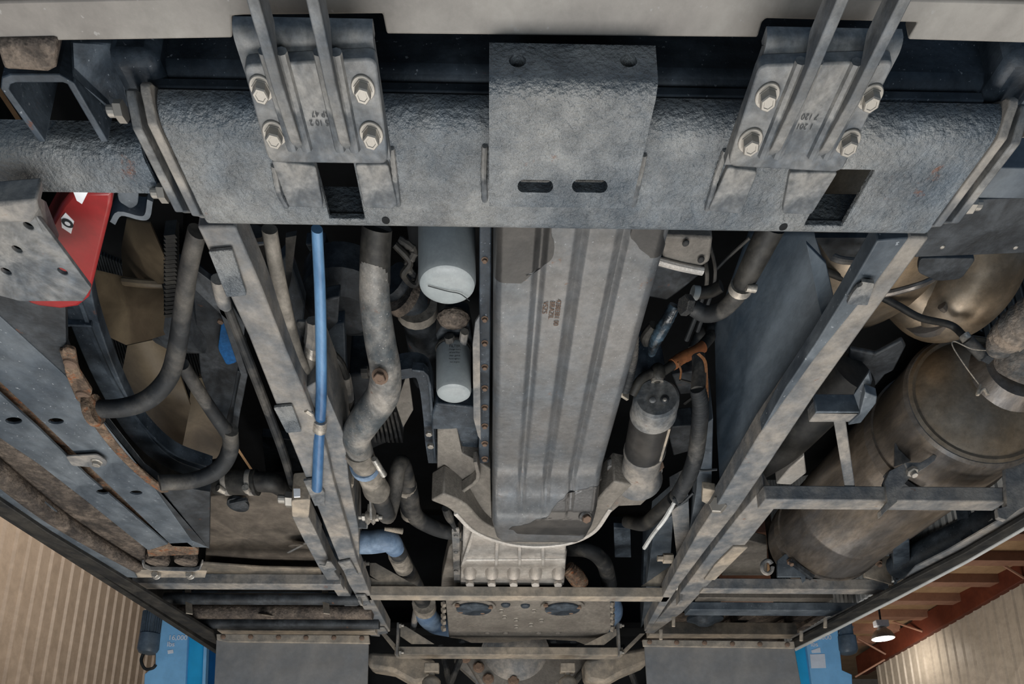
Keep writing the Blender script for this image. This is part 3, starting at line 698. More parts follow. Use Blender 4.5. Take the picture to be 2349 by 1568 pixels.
t = T('storage_bay_left', 'dark ribbed bay underside between cooler bar and left mudflap', 'panel')
for i, (y, rpx, m_) in enumerate(((1372, 14, m_dark), (1402, 17, m_rubber), (1428, 13, m_dark))):
    a = WY(380+i*30, y, 2.08+.1*i); b = WY(840+i*15, y+2, 2.08+.1*i); P(t, 'cross_tube', M().tube([a, b], rpx*SC(a), 14, 1), m_)
P(t, 'bay_skin', M().slab([(330, 1345), (830, 1345), (860, 1452), (500, 1452)], .86, .02), m_blue)
P(t, 'front_lip', M().B(500, 860, 1447, 1455, .70, .05), m_tan, .002)
for x in (430, 745):
    P(t, 'hanger_strap', M().bar(W(x, 1345, .80), WY(x+4, 1408, 2.05), .02, .004), m_tan)
S('torn_rubber_scrap', M().sheet([(590, 1408, .72), (640, 1404, .74), (652, 1418, .72), (600, 1410, .70)], .003), m_tan, 'torn tan scrap hanging under the left bay tubes', 'scrap')

# ================================================================ LEFT FRAME RAILS
fr = T('frame_rail', 'long grey dusty frame rail running down the left of the engine', 'frame rail')
P(fr, 'rail', M().slab([(452, 520), (540, 520), (600, 660), (655, 800), (700, 905), (748, 1030), (765, 1105), (820, 1290), (852, 1370), (895, 1448), (868, 1452), (800, 1340), (765, 1255), (705, 1105), (642, 950), (570, 770), (500, 620)], .735, .05), m_dusty, .003)
P(fr, 'rail_side', M().slab([(735, 870), (790, 1000), (800, 1100), (822, 1210), (825, 1300), (800, 1290), (762, 1100), (744, 1000), (700, 890)], .755, .12), m_dusty, .002)
P(fr, 'patch_plate', M().slab([(478, 578), (532, 573), (566, 678), (520, 682)], .727, .006, 4), m_hitch, .001)
P(fr, 'patch_plate', M().slab([(627, 935), (670, 931), (692, 990), (657, 993)], .727, .006, 4), m_hitch, .001)
for pts in ([(696, 1103), (718, 1100), (745, 1130), (745, 1160), (722, 1160)], [(775, 1290), (803, 1285), (822, 1318), (795, 1320)], [(815, 1365), (838, 1365), (850, 1385), (830, 1388)], [(862, 1440), (882, 1440), (890, 1452), (868, 1455)]):
    P(fr, 'tab', M().slab(pts, .726, .006), m_plate, .001)
t = T('sub_rail', 'shorter grey box rail with square capped end left of the frame rail', 'frame rail')
P(t, 'rail', M().slab([(672, 1180), (708, 1180), (735, 1243), (766, 1310), (800, 1360), (872, 1460), (850, 1458), (790, 1390), (730, 1300), (700, 1245)], .75, .05), m_dusty, .003)
P(t, 'end_cap', M().slab([(668, 1148), (712, 1145), (708, 1188), (670, 1186)], .715, .07, 5), m_tan, .002)
P(t, 'sleeve', M().slab([(670, 1186), (708, 1186), (736, 1242), (700, 1246)], .72, .05), m_dusty, .002)
P(t, 'tab', M().slab([(732, 1296), (745, 1298), (750, 1288), (760, 1290), (772, 1306), (755, 1316)], .728, .005), m_plate, .001)
p = W(640, 1142, .75)
bolt(t, W(672, 1146, .76), (-1, -.15, 0), .019, m_zinc, 'nut')
P(t, 'paint_tag', M().yface([(673, 1120), (688, 1120), (688, 1138), (674, 1139)], W(672, 1140, .72).y-.01, .004), m_white)
t = T('support_post', 'dusty tan gusset block and post right of the left frame rail', 'post')
P(t, 'block', M().prism([W(762, 1135, .77), W(790, 1108, .77), W(812, 1112, .77), W(800, 1135, .77), W(782, 1162, .77), (W(764, 1160, .77))], (0, 0, .03)), m_tan, .002)
P(t, 'post', M().slab([(775, 1110), (808, 1110), (815, 1210), (790, 1215)], .80, .1), m_dusty, .002)
# long thin tube left of rail
S('thin_brake_pipe', M().tp([(505, 660, .80, 12), (560, 800, .80, 11.5), (610, 930, .80, 11), (650, 1040, .80, 10), (672, 1115, .80, 9)], 10), m_dkhose, 'long thin grey pipe running beside the left frame rail', 'pipe')
S('pipe_coupler', M().tp([(500, 640, .795, 16), (512, 690, .795, 17), (520, 705, .795, 12)], 12), m_dusty, 'short coupler at the top of the long thin pipe', 'coupler')

# ================================================================ HOSES LEFT OF ENGINE
S('blue_side_bracket', M().slab([(608, 640), (660, 580), (700, 700), (690, 800), (660, 860)], .95, .03), m_blue, 'blue engine bracket between the rail and the grey bent hose', 'bracket', .003)
S('engine_bracket', M().slab([(730, 750), (790, 740), (800, 1000), (790, 1300), (750, 1290), (720, 1000)], .98, .04), m_blue, 'tall blue engine foot behind the blue pipe', 'bracket', .003)
S('dark_vertical_hose', M().tp([(586, 530, .86, 19), (590, 580, .86, 19), (594, 628, .86, 14)], 12, 3), m_dkhose, 'dark short hose with a white tie near the textured crossmember, left', 'hose')
S('white_cable_tie', M().tp([(556, 548, .845, 4), (572, 560, .835, 4), (606, 558, .84, 4)], 6), m_tie, 'white cable tie round the dark short hose', 'cable tie')
S('steel_strut', M().prism([W(655, 545, .92), W(680, 540, .92), (W(668, 640, .92)), W(656, 690, .92)], (0, 0, .01)), m_dkhose, 'narrow dark strut behind the grey bent hose', 'strut')
t = T('bent_grey_hose', 'grey bent hose curling up into a fitting beside the blue pipe', 'hose')
P(t, 'hose', M().tp([(618, 525, .80, 18), (638, 640, .79, 18), (660, 740, .785, 18), (680, 820, .78, 19), (699, 843, .79, 17), (712, 820, .80, 15), (716, 795, .81, 14)], 14), m_dhose)
P(t, 'ferrule', M().tp([(713, 818, .802, 17), (717, 790, .81, 17)], 14, 1), m_zinc)
P(t, 'fitting', M().tp([(717, 790, .81, 20), (722, 760, .815, 21), (719, 735, .82, 17)], 8, 1), m_dusty)
P(t, 'bracket_tab', M().slab([(678, 738), (738, 740), (748, 760), (746, 790), (728, 795), (690, 770)], .835, .006, 8), m_plate, .001)
t = T('blue_pipe', 'long straight blue pipe with open lower end beside the left rail', 'pipe')
P(t, 'pipe', M().tp([(727, 525, .76, 13), (735, 700, .76, 13), (737, 900, .75, 12.5), (732, 1000, .74, 12.5), (727, 1120, .72, 12)], 16, 3), m_bpipe)
P(t, 'bore_disc', M().lathe(W(727, 1124, .72), (0, 1, -.2), [(0, .0045), (.004, .0045)], 12), m_void)  # shade inside the open end put into a solid black disc
P(t, 'hose_clamp', M().tp([(734, 962, .742, 16), (733, 985, .74, 16)], 16, 1), m_zinc)
P(t, 'clamp_screw', M().tp([(702, 940, .735, 6), (716, 950, .735, 6)], 10, 1), m_zinc)
t = T('coolant_pipe', 'large mottled grey coolant pipe snaking left of the filters', 'pipe')
P(t, 'painted_end', M().tp([(865, 520, .84, 34.5), (861, 580, .825, 35), (860, 640, .813, 35.2), (860, 652, .81, 34)], 24, 6), m_black, label='black oily upper end')
P(t, 'pipe', M().tp([(865, 520, .84, 33), (860, 600, .82, 34), (860, 690, .80, 35), (872, 780, .785, 36), (884, 850, .775, 36), (878, 905, .77, 37), (840, 960, .765, 36), (818, 1000, .765, 33), (828, 1040, .77, 29)], 24, 8), m_pipe)
bpx(t, 872, 862, .742, 19, m_rbolt, 'flange', (0, -.5, -1))
P(t, 'coupling', M().tp([(822, 1032, .768, 32), (826, 1045, .768, 33), (834, 1056, .769, 29), (838, 1066, .77, 31), (846, 1080, .772, 30), (858, 1110, .775, 29), (864, 1124, .776, 31), (868, 1132, .777, 24)], 22, 3), m_dhose)
P(t, 'clamp_band', M().tp([(834, 1066, .768, 33), (838, 1074, .769, 33)], 22, 1), m_bhose)
P(t, 'clamp_screw', M().tp([(858, 1052, .75, 8), (880, 1088, .75, 8)], 12, 1, corr=(.004, .2)), m_zinc)
P(t, 'end_pipe', M().tp([(866, 1130, .78, 22), (880, 1165, .79, 22), (890, 1180, .81, 19), (905, 1120, .87, 19), (912, 1075, .9, 18), (925, 1062, .93, 17), (940, 1120, .95, 17)], 16), m_dkhose)
t = T('lower_coolant_hose', 'dark segmented hose descending toward the gearbox', 'hose')
P(t, 'hose', M().tp([(930, 1090, .95, 18), (938, 1130, .94, 22), (942, 1165, .93, 23), (960, 1190, .92, 20), (1010, 1215, .92, 18), (1060, 1225, .92, 16)], 16), m_dkhose)
for q in ((932, 1112, .945), (942, 1168, .93)): P(t, 'hose_clamp', M().tp([(q[0], q[1], q[2], 24), (q[0]+1, q[1]+9, q[2], 24)], 16, 1), m_dhose)
t = T('pipe_bracket', 'small channel bracket holding a bolted clamp near the blue elbow', 'bracket')
P(t, 'channel', M().strip([W(800, 1210, .76), W(842, 1212, .76), W(844, 1180, .76)], .004, (0, 0, .03)), m_dusty, .001)
P(t, 'clamp_plate', M().xface([(846, 1140), (856, 1140), (858, 1190), (848, 1192)], W(850, 1160, .76).x, .006), m_zinc, .001)
p = W(850, 1186, .76)
P(t, 'pulley', M().lathe(p-Vector((.012, 0, 0)), (1, 0, 0), [(0, .014), (.006, .019), (.012, .012), (.018, .019), (.024, .014)], 20), m_zinc)
bolt(t, p-Vector((.012, 0, 0)), (-1, 0, 0), .010, m_zinc, 'nut'); bolt(t, p+Vector((.012, 0, 0)), (1, 0, 0), .010, m_zinc, 'nut')
t = T('blue_elbow_hose', 'powder-blue elbow hose with clamp joining a dark pipe', 'hose')
P(t, 'elbow', M().tp([(805, 1243, .80, 27), (850, 1243, .80, 27), (890, 1240, .80, 26), (906, 1256, .81, 22)], 20), m_bhose)
P(t, 'clamp_screw', M().tp([(882, 1212, .785, 5), (924, 1218, .785, 8)], 10, 1, corr=(.004, .2)), m_tan)
P(t, 'tail_pipe', M().tp([(905, 1250, .81, 21), (925, 1290, .83, 20), (950, 1335, .85, 18), (975, 1390, .87, 18)], 16), m_dkhose)
P(t, 'sleeve', M().tp([(912, 1272, .815, 22), (926, 1300, .825, 22)], 16, 1), m_dhose)
t = T('gearbox_blue_hose', 'blue bent hose entering the gearbox at its left side', 'hose')
P(t, 'hose', M().tp([(974, 1385, .86, 24), (978, 1410, .86, 25), (1000, 1430, .87, 24), (1040, 1438, .88, 24)], 18), m_bhose)
P(t, 'clamp', M().tp([(972, 1382, .858, 27), (974, 1394, .858, 27)], 18, 1), m_dhose)
P(t, 'stub', M().tp([(948, 1440, .84, 7), (955, 1400, .85, 8)], 10, 1), m_dusty)
S('gearbox_blue_hose', M().tp([(1392, 1360, .88, 22), (1405, 1400, .87, 24), (1390, 1425, .88, 24), (1360, 1440, .90, 22)], 18), m_bhose, 'blue bent hose at the right side of the gearbox', 'hose')
t = T('hydraulic_hose', 'black braided hydraulic hose with crimped fittings behind the blue pipe', 'hose')
P(t, 'hose', M().tp([(750, 800, .88, 10), (780, 830, .87, 10), (795, 870, .87, 10)], 10), m_black)
P(t, 'fitting', M().tp([(793, 862, .87, 12), (797, 890, .87, 13), (800, 915, .87, 12)], 8, 1), m_dusty)
P(t, 'hose', M().tp([(690, 900, .88, 9), (710, 945, .87, 10), (745, 968, .86, 11), (775, 960, .86, 12)], 10), m_black)
P(t, 'fitting', M().tp([(772, 962, .86, 13), (790, 935, .865, 13), (802, 915, .87, 11)], 8, 1), m_dkhose)
# clutter in the dark left of the engine
for pts, H, m_, lab in (([(735, 690), (780, 680), (775, 740), (745, 770)], .95, m_dark, 'square dark block behind the blue pipe'),
                        ([(700, 560), (745, 560), (790, 690), (745, 640)], 1.1, m_blue, 'slanted blue-black brace behind the pipes'),
                        ([(600, 1000), (680, 1010), (690, 1080), (610, 1085)], 1.15, m_dark, 'dark plate deep between guard and rail')):
    S('dark_bracket', M().slab(pts, H, .03), m_, lab, 'bracket', .003)
t = T('compressor', 'finned dark aluminium compressor body deep beside the coolant pipe', 'compressor')
P(t, 'body', M().slab([(800, 860), (900, 855), (930, 960), (925, 1000), (830, 1040)], 1.02, .12), m_dark, .006)
mb = M()
for i in range(7): mb.bar(W(846+i*10, 945, .99), W(862+i*10, 1015, .99), .006, .04)
P(t, 'cooling_fins', mb, m_dkhose, kind='stuff')
P(t, 'guard_tab', M().slab([(908, 930), (936, 850), (948, 940), (925, 980)], .97, .008), m_aludk, .001)
t = T('alternator', 'dark round accessory hub far up left of the coolant pipe', 'alternator')
P(t, 'body', M().lathe(W(800, 640, 1.1), (0, 0, -1), [(0, .09), (.06, .09), (.09, .05)]), m_dark)
t = T('engine_side_bracket', 'arched blue-black cast bracket left of the small filter', 'bracket')
P(t, 'arch', M().strip([W(x, y, .92) for x, y in ((905, 862), (955, 856), (975, 880), (985, 960), (988, 1010), (995, 1062))], .028, (0, 0, .04), 4), m_blue, .004)
P(t, 'rib', M().strip([W(x, y, .905) for x, y in ((945, 850), (980, 862), (990, 940), (998, 1060))], .006, (0, 0, .02), 3), m_blue, .001)
bpx(t, 984, 992, .905, 8, m_zinc, 'hex'); bpx(t, 988, 1020, .905, 8, m_zinc, 'hex')
P(t, 'cross_bolt', M().tp([(830, 853, .95, 14), (845, 853, .95, 14), (846, 853, .95, 8), (880, 858, .95, 8)], 10, 1), m_dkhose)
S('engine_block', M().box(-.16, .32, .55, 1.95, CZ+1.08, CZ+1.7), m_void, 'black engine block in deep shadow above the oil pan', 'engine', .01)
t = T('exhaust_manifold_pipe', 'dark banded pipe going up behind the large white filter', 'pipe')
P(t, 'pipe', M().tp([(900, 640, 1.02, 42), (940, 680, 1.02, 42), (965, 740, 1.04, 40), (985, 860, 1.10, 40)], 18), m_dark)
P(t, 'band', M().tp([(915, 670, 1.0, 46), (930, 684, 1.0, 46)], 18, 1), m_rubber)
P(t, 'band', M().tp([(955, 700, 1.01, 48), (958, 716, 1.01, 48)], 18, 1), m_dhose)

# filters
def ofilter(lab, cx, topy, boty, rp, H, texts, tilt):
    t = T('spin_on_filter', lab, 'filter', None)
    p = W(cx, boty, H); k = SC(p); R_ = rp*k; ax = Vector(tilt).normalized(); L_ = texts[0]
    P(t, 'can', M().lathe(p, ax, [(0, R_*.3), (.001, R_*.62), (R_*.06, R_*.82), (R_*.16, R_*.95), (R_*.32, R_), (L_-R_*.15, R_), (L_, R_*.93)], 40), m_filter)
    P(t, 'gasket_ring', M().lathe(p+ax*L_, ax, [(0, R_*1.04), (R_*.1, R_*1.04)], 40), m_black)
    for k_ in range(24):
        a = k_*math.pi/12
    P(t, 'mount_head', M().lathe(p+ax*(L_+R_*.12), ax, [(0, R_*.95), (R_*.5, R_*.7)], 20), m_dark)
    return t, p, R_, ax
t, p, R_, ax = ofilter('large white spin-on filter left of the ribbed oil pan', 1026, 540, 664, 66, .84, (.165,), (-.02, -.12, 1))
P(t, 'wire', M().tube([p+Vector((-.03, -.01, -.003)), p+Vector((0, .0, -.003)), p+Vector((.02, .005, -.003)), p+Vector((.035, .02, -.002))], .0008, 6), m_ink)
t, p, R_, ax = ofilter('small white spin-on filter with printed label below the large one', 1041, 810, 908, 40, .82, (.098,), (-.02, -.1, 1))
for j, (wd, s_) in enumerate((('FILTER', 1.2), ('change every', .7), ('oil and filter', .7), ('clean gasket', .7), ('hand tighten', .7), ('run engine', .7))):
    text(t, wd, p+Vector((.003, -R_*1.01-.1*(.078-j*.0065)-.001, .078-j*.0065)), (1, 0, 0), (0, -.1, 1), .0062*s_, m_ink, 'printed_label')
t = T('filter_head', 'dirty cast filter head with fittings above the small white filter', 'bracket')
P(t, 'casting', M().slab([(1000, 770), (1030, 720), (1075, 735), (1085, 790), (1060, 800), (1010, 812)], .93, .04), m_dark, .004)
P(t, 'fitting', M().tp([(1030, 770, .915, 12), (1034, 792, .91, 12)], 8, 1), m_dkhose)
P(t, 'fitting', M().tp([(1066, 760, .915, 10), (1062, 785, .915, 10)], 8, 1), m_dusty)
P(t, 'sludge', M().ball(W(1040, 730, .92), .024, 1.3, 1, .6), m_rubber)
S('wiring_clump', M().tp([(905, 560, .95, 8), (940, 600, .94, 9), (925, 630, .93, 8), (955, 650, .94, 7), (980, 560, .96, 8)], 8), m_black, 'tangled black wiring left of the large white filter', 'wiring')
S('wiring_clump', M().tp([(915, 548, .96, 10), (950, 575, .95, 10), (935, 610, .94, 10), (960, 640, .96, 8)], 8, 6, corr=(.008, .2)), m_dkhose, 'ribbed dark wiring sleeve left of the large white filter', 'wiring')

# oil pan
pan = T('oil_pan', 'long ribbed grey steel oil pan with black paint patches, stamped', 'oil pan')
Hpn = .80; zz = CZ+Hpn; xL0, xR0 = .001, .245
def pany(y): return W(1174, y, Hpn).y
yS = .50; yE = pany(1045)
ribs = [.275, .5, .735]
nx = 60; prof_x = []
def panz(u, depthy):
    zr = 0
    for r_ in ribs:
        d = abs(u-r_)/.045
        if d < 1: zr += .008*(1+math.cos(math.pi*d))/2
    e = 0
    for uu in (u, 1-u):
        if uu < .07: e += .02*(1-math.sqrt(max(0, 1-((.07-uu)/.07)**2)))
    return zr*depthy+e
rows = []
ys = [(yS, 0), (.8, 0), (1.0, 0), (1.15, 0), (yE-.03, 0), (yE, 0)]
y0r = yE; 
seq = [(yS, 0, 1), (.9, 0, 1), (1.2, 0, 1), (yE, 0, 1), (yE+.05, .0, 1), (yE+.085, -.008, 1), (yE+.12, -.028, .9), (yE+.16, -.052, .5), (yE+.19, -.058, .15), (yE+.23, -.060, 0), (yE+.30, -.060, 0), (yE+.325, -.056, 0), (yE+.34, -.045, 0), (yE+.345, -.02, 0), (yE+.345, .06, 0)]
vs = []; fs = []; n = nx+1
for (yy, dz, rd) in seq:
    f_ = max(0, (yy-yS)/(1.6-yS)); xr_ = xR0+.014*f_; xl_ = xL0
    corner = 0
    if yy > yE+.28: corner = .03*((yy-(yE+.28))/.065)
    for i in range(n):
        u = i/nx
        x = xl_+corner+(xr_-corner-xl_-corner)*u
        vs.append((x, yy, zz+dz+panz(u, rd)))
k0 = len(vs)
for j in range(len(seq)-1):
    for i in range(nx): a = j*n+i; fs.append((a, a+n, a+n+1, a+1))
# side walls
wv = []
for j, (yy, dz, rd) in enumerate(seq):
    wv += [(vs[j*n][0]+.0, yy, zz+.16), (vs[j*n+nx][0], yy, zz+.16)]
for j in range(len(seq)-1):
    a = k0+2*j; fs.append((j*n, k0+2*j, k0+2*j+2, (j+1)*n)); fs.append((j*n+nx, (j+1)*n+nx, k0+2*j+3, k0+2*j+1))
mb = M().add(vs+wv, fs)
po = P(pan, 'pan_shell', mb, m_pan, ang=.8)
# black paint patches follow the pan surface: cells of the same surface, 0.5 mm proud
def surf(yy, u):
    for j in range(len(seq)-1):
        if seq[j][0] <= yy <= seq[j+1][0] and seq[j+1][0] > seq[j][0]:
            t_ = (yy-seq[j][0])/(seq[j+1][0]-seq[j][0])
            def pt(s_):
                y_, dz, rd = s_; f_ = max(0, (y_-yS)/(1.6-yS)); c0 = .03*((y_-(yE+.28))/.065) if y_ > yE+.28 else 0
                a_ = xL0+c0; b_ = xR0+.014*f_-c0
                return Vector((a_+(b_-a_)*u, y_, zz+dz+panz(u, rd)))
            return pt(seq[j]).lerp(pt(seq[j+1]), t_)
def patch(test, label):
    rows_ = []; yy = yS+.1
    while yy < yE+.344:
        us = [k_/300 for k_ in range(301) if test(surf(yy, k_/300))]
        rows_.append([surf(yy, us[0]+(us[-1]-us[0])*k_/30) for k_ in range(31)] if len(us) > 2 else None); yy += .004
    v2 = []; f2 = []
    for a_, b_ in zip(rows_, rows_[1:]):
        if a_ and b_:
            k_ = len(v2); v2 += [p_-Vector((0, .0004, .0007)) for p_ in a_+b_]
            f2 += [(k_+i_, k_+i_+1, k_+32+i_, k_+31+i_) for i_ in range(30)]
    if v2: P(pan, 'paint_patch', M().add(v2, f2), m_oil, label=label, ang=.8)
def proj(c_):
    d = c_-Vector((0, 0, CZ)); w_ = d.dot(Fv); return CXP+FPX*d.dot(Rv)/w_, CYP-FPX*d.dot(Uv)/w_
def wob(a, s_=1): return 9*math.sin(a*.031*s_)+5*math.sin(a*.083*s_+1)+3*math.sin(a*.19*s_)
def inpoly(x, y, pg):
    x += .4*wob(y); y += .5*wob(x, 1.3)
    r_ = False
    for i in range(len(pg)):
        (x1, y1), (x2, y2) = pg[i-1], pg[i]
        if (y1 > y) != (y2 > y) and x < (x2-x1)*(y-y1)/(y2-y1)+x1: r_ = not r_
    return r_
patch(lambda c_: inpoly(*proj(c_), [(1120, 400), (1255, 400), (1268, 570), (1262, 600), (1225, 625), (1200, 642), (1170, 654), (1145, 648), (1120, 620)]), 'black paint patch at the rear left')
patch(lambda c_: inpoly(*proj(c_), [(1440, 400), (1530, 400), (1520, 578), (1490, 588), (1460, 575), (1445, 550)]), 'black paint patch at the rear right')
patch(lambda c_: inpoly(*proj(c_), [(1380, 1100), (1345, 1118), (1310, 1125), (1290, 1150), (1265, 1165), (1250, 1185), (1190, 1200), (1165, 1216), (1380, 1230)]), 'black paint patch at the front corner')
for s_, x_, y_ in (('4280381 00', 1278, 718), ('BRAZIL', 1265, 712), ('VSZS', 1250, 706)):
    text(pan, s_, W(x_, y_, Hpn-.0012), (0, 1, 0), (1, 0, 0), .0115, m_stamp, 'stamp')
p = W(1342, 1186, .742)
P(pan, 'drain_boss', M().lathe(p+Vector((0, 0, .006)), (.25, -.6, -1), [(0, .017), (.008, .017), (.011, .013)], 24), m_oil)
bolt(pan, p+Vector((.002, -.005, -.004)), (.25, -.6, -1), .011, m_rbolt, 'hex', 'drain_plug')
pr = T('pan_rail', 'narrow black bolted rail along the left edge of the oil pan', 'rail')
P(pr, 'rail', M().slab([(1100, 470), (1128, 470), (1122, 1060), (1098, 1065)], .86, .02), m_blue, .002)
P(pr, 'flange_edge', M().slab([(1090, 740), (1100, 725), (1103, 1010), (1096, 1000), (1086, 960), (1084, 790)], .835, .006), m_dusty, .001)
for y in (595, 730, 785, 840, 888, 932, 975, 1015, 1050): bpx(pr, 1112, y, .86, 8, m_rbolt, 'flange')
S('timing_casting', M().slab([(1000, 925), (1098, 935), (1098, 1060), (1060, 1050), (1030, 985), (990, 985), (990, 950)], .90, .05), m_blue, 'blue oily casting between the small filter and the flywheel housing', 'casting', .004)

# flywheel housing
fh = T('flywheel_housing', 'dirty aluminium flywheel housing curving round the oil pan front', 'housing')
P(fh, 'housing_wing', M().sheet([(1003, 985, .90), (1048, 980, .90), (1060, 1040, .88), (1098, 1060, .86), (1125, 1075, .85), (1128, 1210, .82), (1085, 1180, .83), (1040, 1160, .85), (1003, 1150, .87)], .05), m_aludk, .003)
P(fh, 'rib', M().strip([W(1090, 1060, .835), W(1096, 1100, .83), W(1062, 1128, .83)], .01, (0, 0, .03), 3), m_aludk, .002)
P(fh, 'rib', M().strip([W(1062, 1128, .83), W(1078, 1160, .825)], .008, (0, 0, .02)), m_aludk, .001)
P(fh, 'housing_ring', M().strip([W(x, y, .80) for x, y in ((1003, 1140), (1050, 1162), (1095, 1205), (1160, 1232), (1232, 1240), (1300, 1232), (1352, 1205), (1390, 1150), (1430, 1108))], .05, (0, 0, .08), 6), m_aludk, .004)
P(fh, 'ring_edge', M().strip([W(x, y, .795) for x, y in ((1045, 1180), (1090, 1222), (1160, 1248), (1232, 1256), (1306, 1248), (1362, 1222), (1400, 1170))], .012, (0, 0, .07), 6), m_alu, .002)
P(fh, 'starter_pocket', M().sheet([(1375, 1100, .84), (1440, 1090, .83), (1520, 1100, .83), (1500, 1130, .82), (1470, 1158, .82), (1420, 1160, .82), (1385, 1190, .82), (1360, 1200, .82)], .06), m_aludk, .003)
for x, y in ((1230, 1226), ): bpx(fh, x, y, .799, 12, m_rbolt, 'flange')
bpx(fh, 1001, 1127, .86, 9, m_aludk, 'hex', (-1, -.3, 0))

# starter
st = T('starter_motor', 'cylindrical starter motor with grey end cap right of the oil pan', 'starter motor')
a = W(1507, 910, .83); k = SC(a); b = WY(1455, 1062, a.y+.30); b = Vector((b.x+.012, b.y, a.z+.012)); d = (b-a).normalized(); R_ = .046
P(st, 'end_cap', M().lathe(a, d, [(0, .0), (0, R_*.86), (.004, R_*.97), (.012, R_), (.045, R_), (.05, R_*1.04), (.056, R_*1.04)], 36), m_plate)
P(st, 'motor_body', M().lathe(a+d*.05, d, [(0, R_*1.0), (.15, R_*1.0)], 36), m_oil)
P(st, 'drive_housing', M().lathe(a+d*.195, d, [(0, R_*1.03), (.01, R_*1.04), (.03, R_*.95), (.09, R_*1.0), (.13, R_*1.25), (.14, R_*1.3)], 36), m_dusty)
P(st, 'mount_flange', M().slab([(1392, 1068), (1430, 1070), (1460, 1090), (1500, 1060), (1522, 1072), (1518, 1092), (1470, 1118), (1430, 1120), (1395, 1100)], .845, .02, 10), m_dusty, .002)
bpx(st, 1405, 1083, .845, 13, m_rbolt, 'hex', (0, -1, -.3)); bpx(st, 1510, 1070, .84, 12, m_rbolt, 'hex', (0, -1, -.3))
for x, y, r_ in ((1497, 917, 8), (1525, 916, 10)):
    bolt(st, WY(x, y, a.y-.002), -d, r_*k, m_dark if r_ > 9 else m_plate, 'round')
bolt(st, WY(1525, 916, a.y-.007), -d, 5*k, m_zinc, 'round')
bolt(st, WY(1534, 958, a.y+.03), (0, -.6, -1), 8*k, m_rbolt, 'round')
P(st, 'terminal_boot', M().ball(WY(1508, 855, a.y-.01), .017, 1, 1, 1.2), m_black)
P(st, 'terminal_post', M().lathe(WY(1508, 876, a.y-.006), (0, -.3, 1), [(0, .012), (.006, .012), (.006, .007), (.02, .007)], 14), m_zinc)
P(st, 'brace', M().bar(a+d*.06+Vector((.03, 0, -.035)), a+d*.19+Vector((.03, 0, -.035)), .009, .006), m_tan)
t = T('battery_cable', 'black battery cable with orange loom looping over the starter', 'cable')
yy = a.y-.012
P(t, 'black_lead', M().tube([WY(1450, 905, yy+.02), WY(1468, 872, yy), WY(1490, 858, yy), WY(1512, 856, yy), WY(1535, 842, yy), WY(1555, 830, yy)], .0095, 12), m_black)
P(t, 'orange_sleeve', M().tube([WY(1542, 836, yy), WY(1565, 820, yy), WY(1592, 808, yy), WY(1612, 795, yy)], .0125, 14, 5, corr=(.012, .06)), m_orange)
P(t, 'loop', M().tube([WY(1608, 797, yy), WY(1630, 770, yy+.02), WY(1628, 752, yy+.05), WY(1612, 755, yy+.07), WY(1600, 775, yy+.09), WY(1590, 800, yy+.1)], .0115, 14), m_dkhose)
S('frayed_strap', M().strip([W(1598, 812, .83), W(1614, 830, .83), W(1618, 870, .83), W(1620, 925, .83)], .0015, (.005, 0, .003), 4), m_copper, 'frayed copper-brown strap hanging from the orange loom', 'strap')
t = T('corrugated_conduit', 'black corrugated conduit curving down the right of the starter', 'conduit')
P(t, 'conduit', M().tp([(1600, 890, .80, 18), (1607, 930, .79, 19), (1603, 990, .78, 19), (1594, 1050, .775, 19), (1578, 1095, .77, 19), (1552, 1140, .765, 18)], 18, 6, corr=(.0055, .12)), m_dkhose)
P(t, 'smooth_end', M().tp([(1601, 895, .80, 17), (1604, 850, .84, 16), (1602, 815, .87, 15)], 14, 2), m_dkhose)
P(t, 'branch', M().tp([(1548, 1142, .768, 19), (1510, 1175, .78, 17), (1478, 1200, .80, 17), (1440, 1195, .84, 16)], 14), m_black)
P(t, 'cable_tie', M().tp([(1578, 1068, .765, 3), (1610, 1078, .765, 3), (1645, 1076, .765, 3)], 6), m_ink)
P(t, 'cable_tie', M().tp([(1545, 1142, .75, 3.5), (1560, 1156, .75, 3.5), (1590, 1130, .76, 3)], 6), m_ink)
S('long_cable_tie', M().tp([(1548, 1150, .752, 5), (1525, 1190, .75, 5.5), (1498, 1225, .75, 5), (1478, 1256, .75, 5)], 6), m_tie, 'long pale cable tie hanging from the corrugated conduit', 'cable tie')
t = T('ribbed_sleeve', 'short black ribbed sleeve at the right edge of the oil pan', 'conduit')
P(t, 'sleeve', M().tp([(1456, 770, .84, 11), (1452, 820, .83, 12), (1442, 870, .82, 12), (1434, 895, .815, 12)], 14, 6, corr=(.005, .15)), m_dkhose)
P(t, 'end_clip', M().strip([W(1426, 890, .81), W(1424, 908, .81), W(1440, 918, .81)], .006, (.002, 0, .02)), m_tan, .001)
t = T('clamped_hose', 'dark elbow hose with a shiny worm clamp at the right', 'hose')
P(t, 'elbow', M().tp([(1590, 706, .86, 17), (1620, 720, .85, 18), (1655, 712, .84, 19), (1685, 685, .83, 20), (1703, 660, .83, 20)], 18), m_dkhose)
P(t, 'upper_hose', M().tp([(1700, 662, .83, 24), (1720, 620, .83, 27), (1745, 570, .84, 30), (1770, 520, .85, 32)], 18), m_black)
P(t, 'clamp_band', M().tp([(1697, 665, .828, 27), (1703, 652, .828, 27)], 20, 1), m_zinc)
P(t, 'clamp_screw', M().tp([(1712, 660, .81, 8), (1734, 662, .81, 9)], 12, 1), m_zinc)
bpx(t, 1580, 700, .862, 22, m_dkhose, 'hex', (-1, -.4, -.3))
t = T('power_steering_fitting', 'black and white hose fitting above the elbow hose', 'fitting')
P(t, 'hose', M().tp([(1598, 672, .90, 13), (1630, 668, .90, 14), (1655, 655, .90, 14)], 12), m_black)
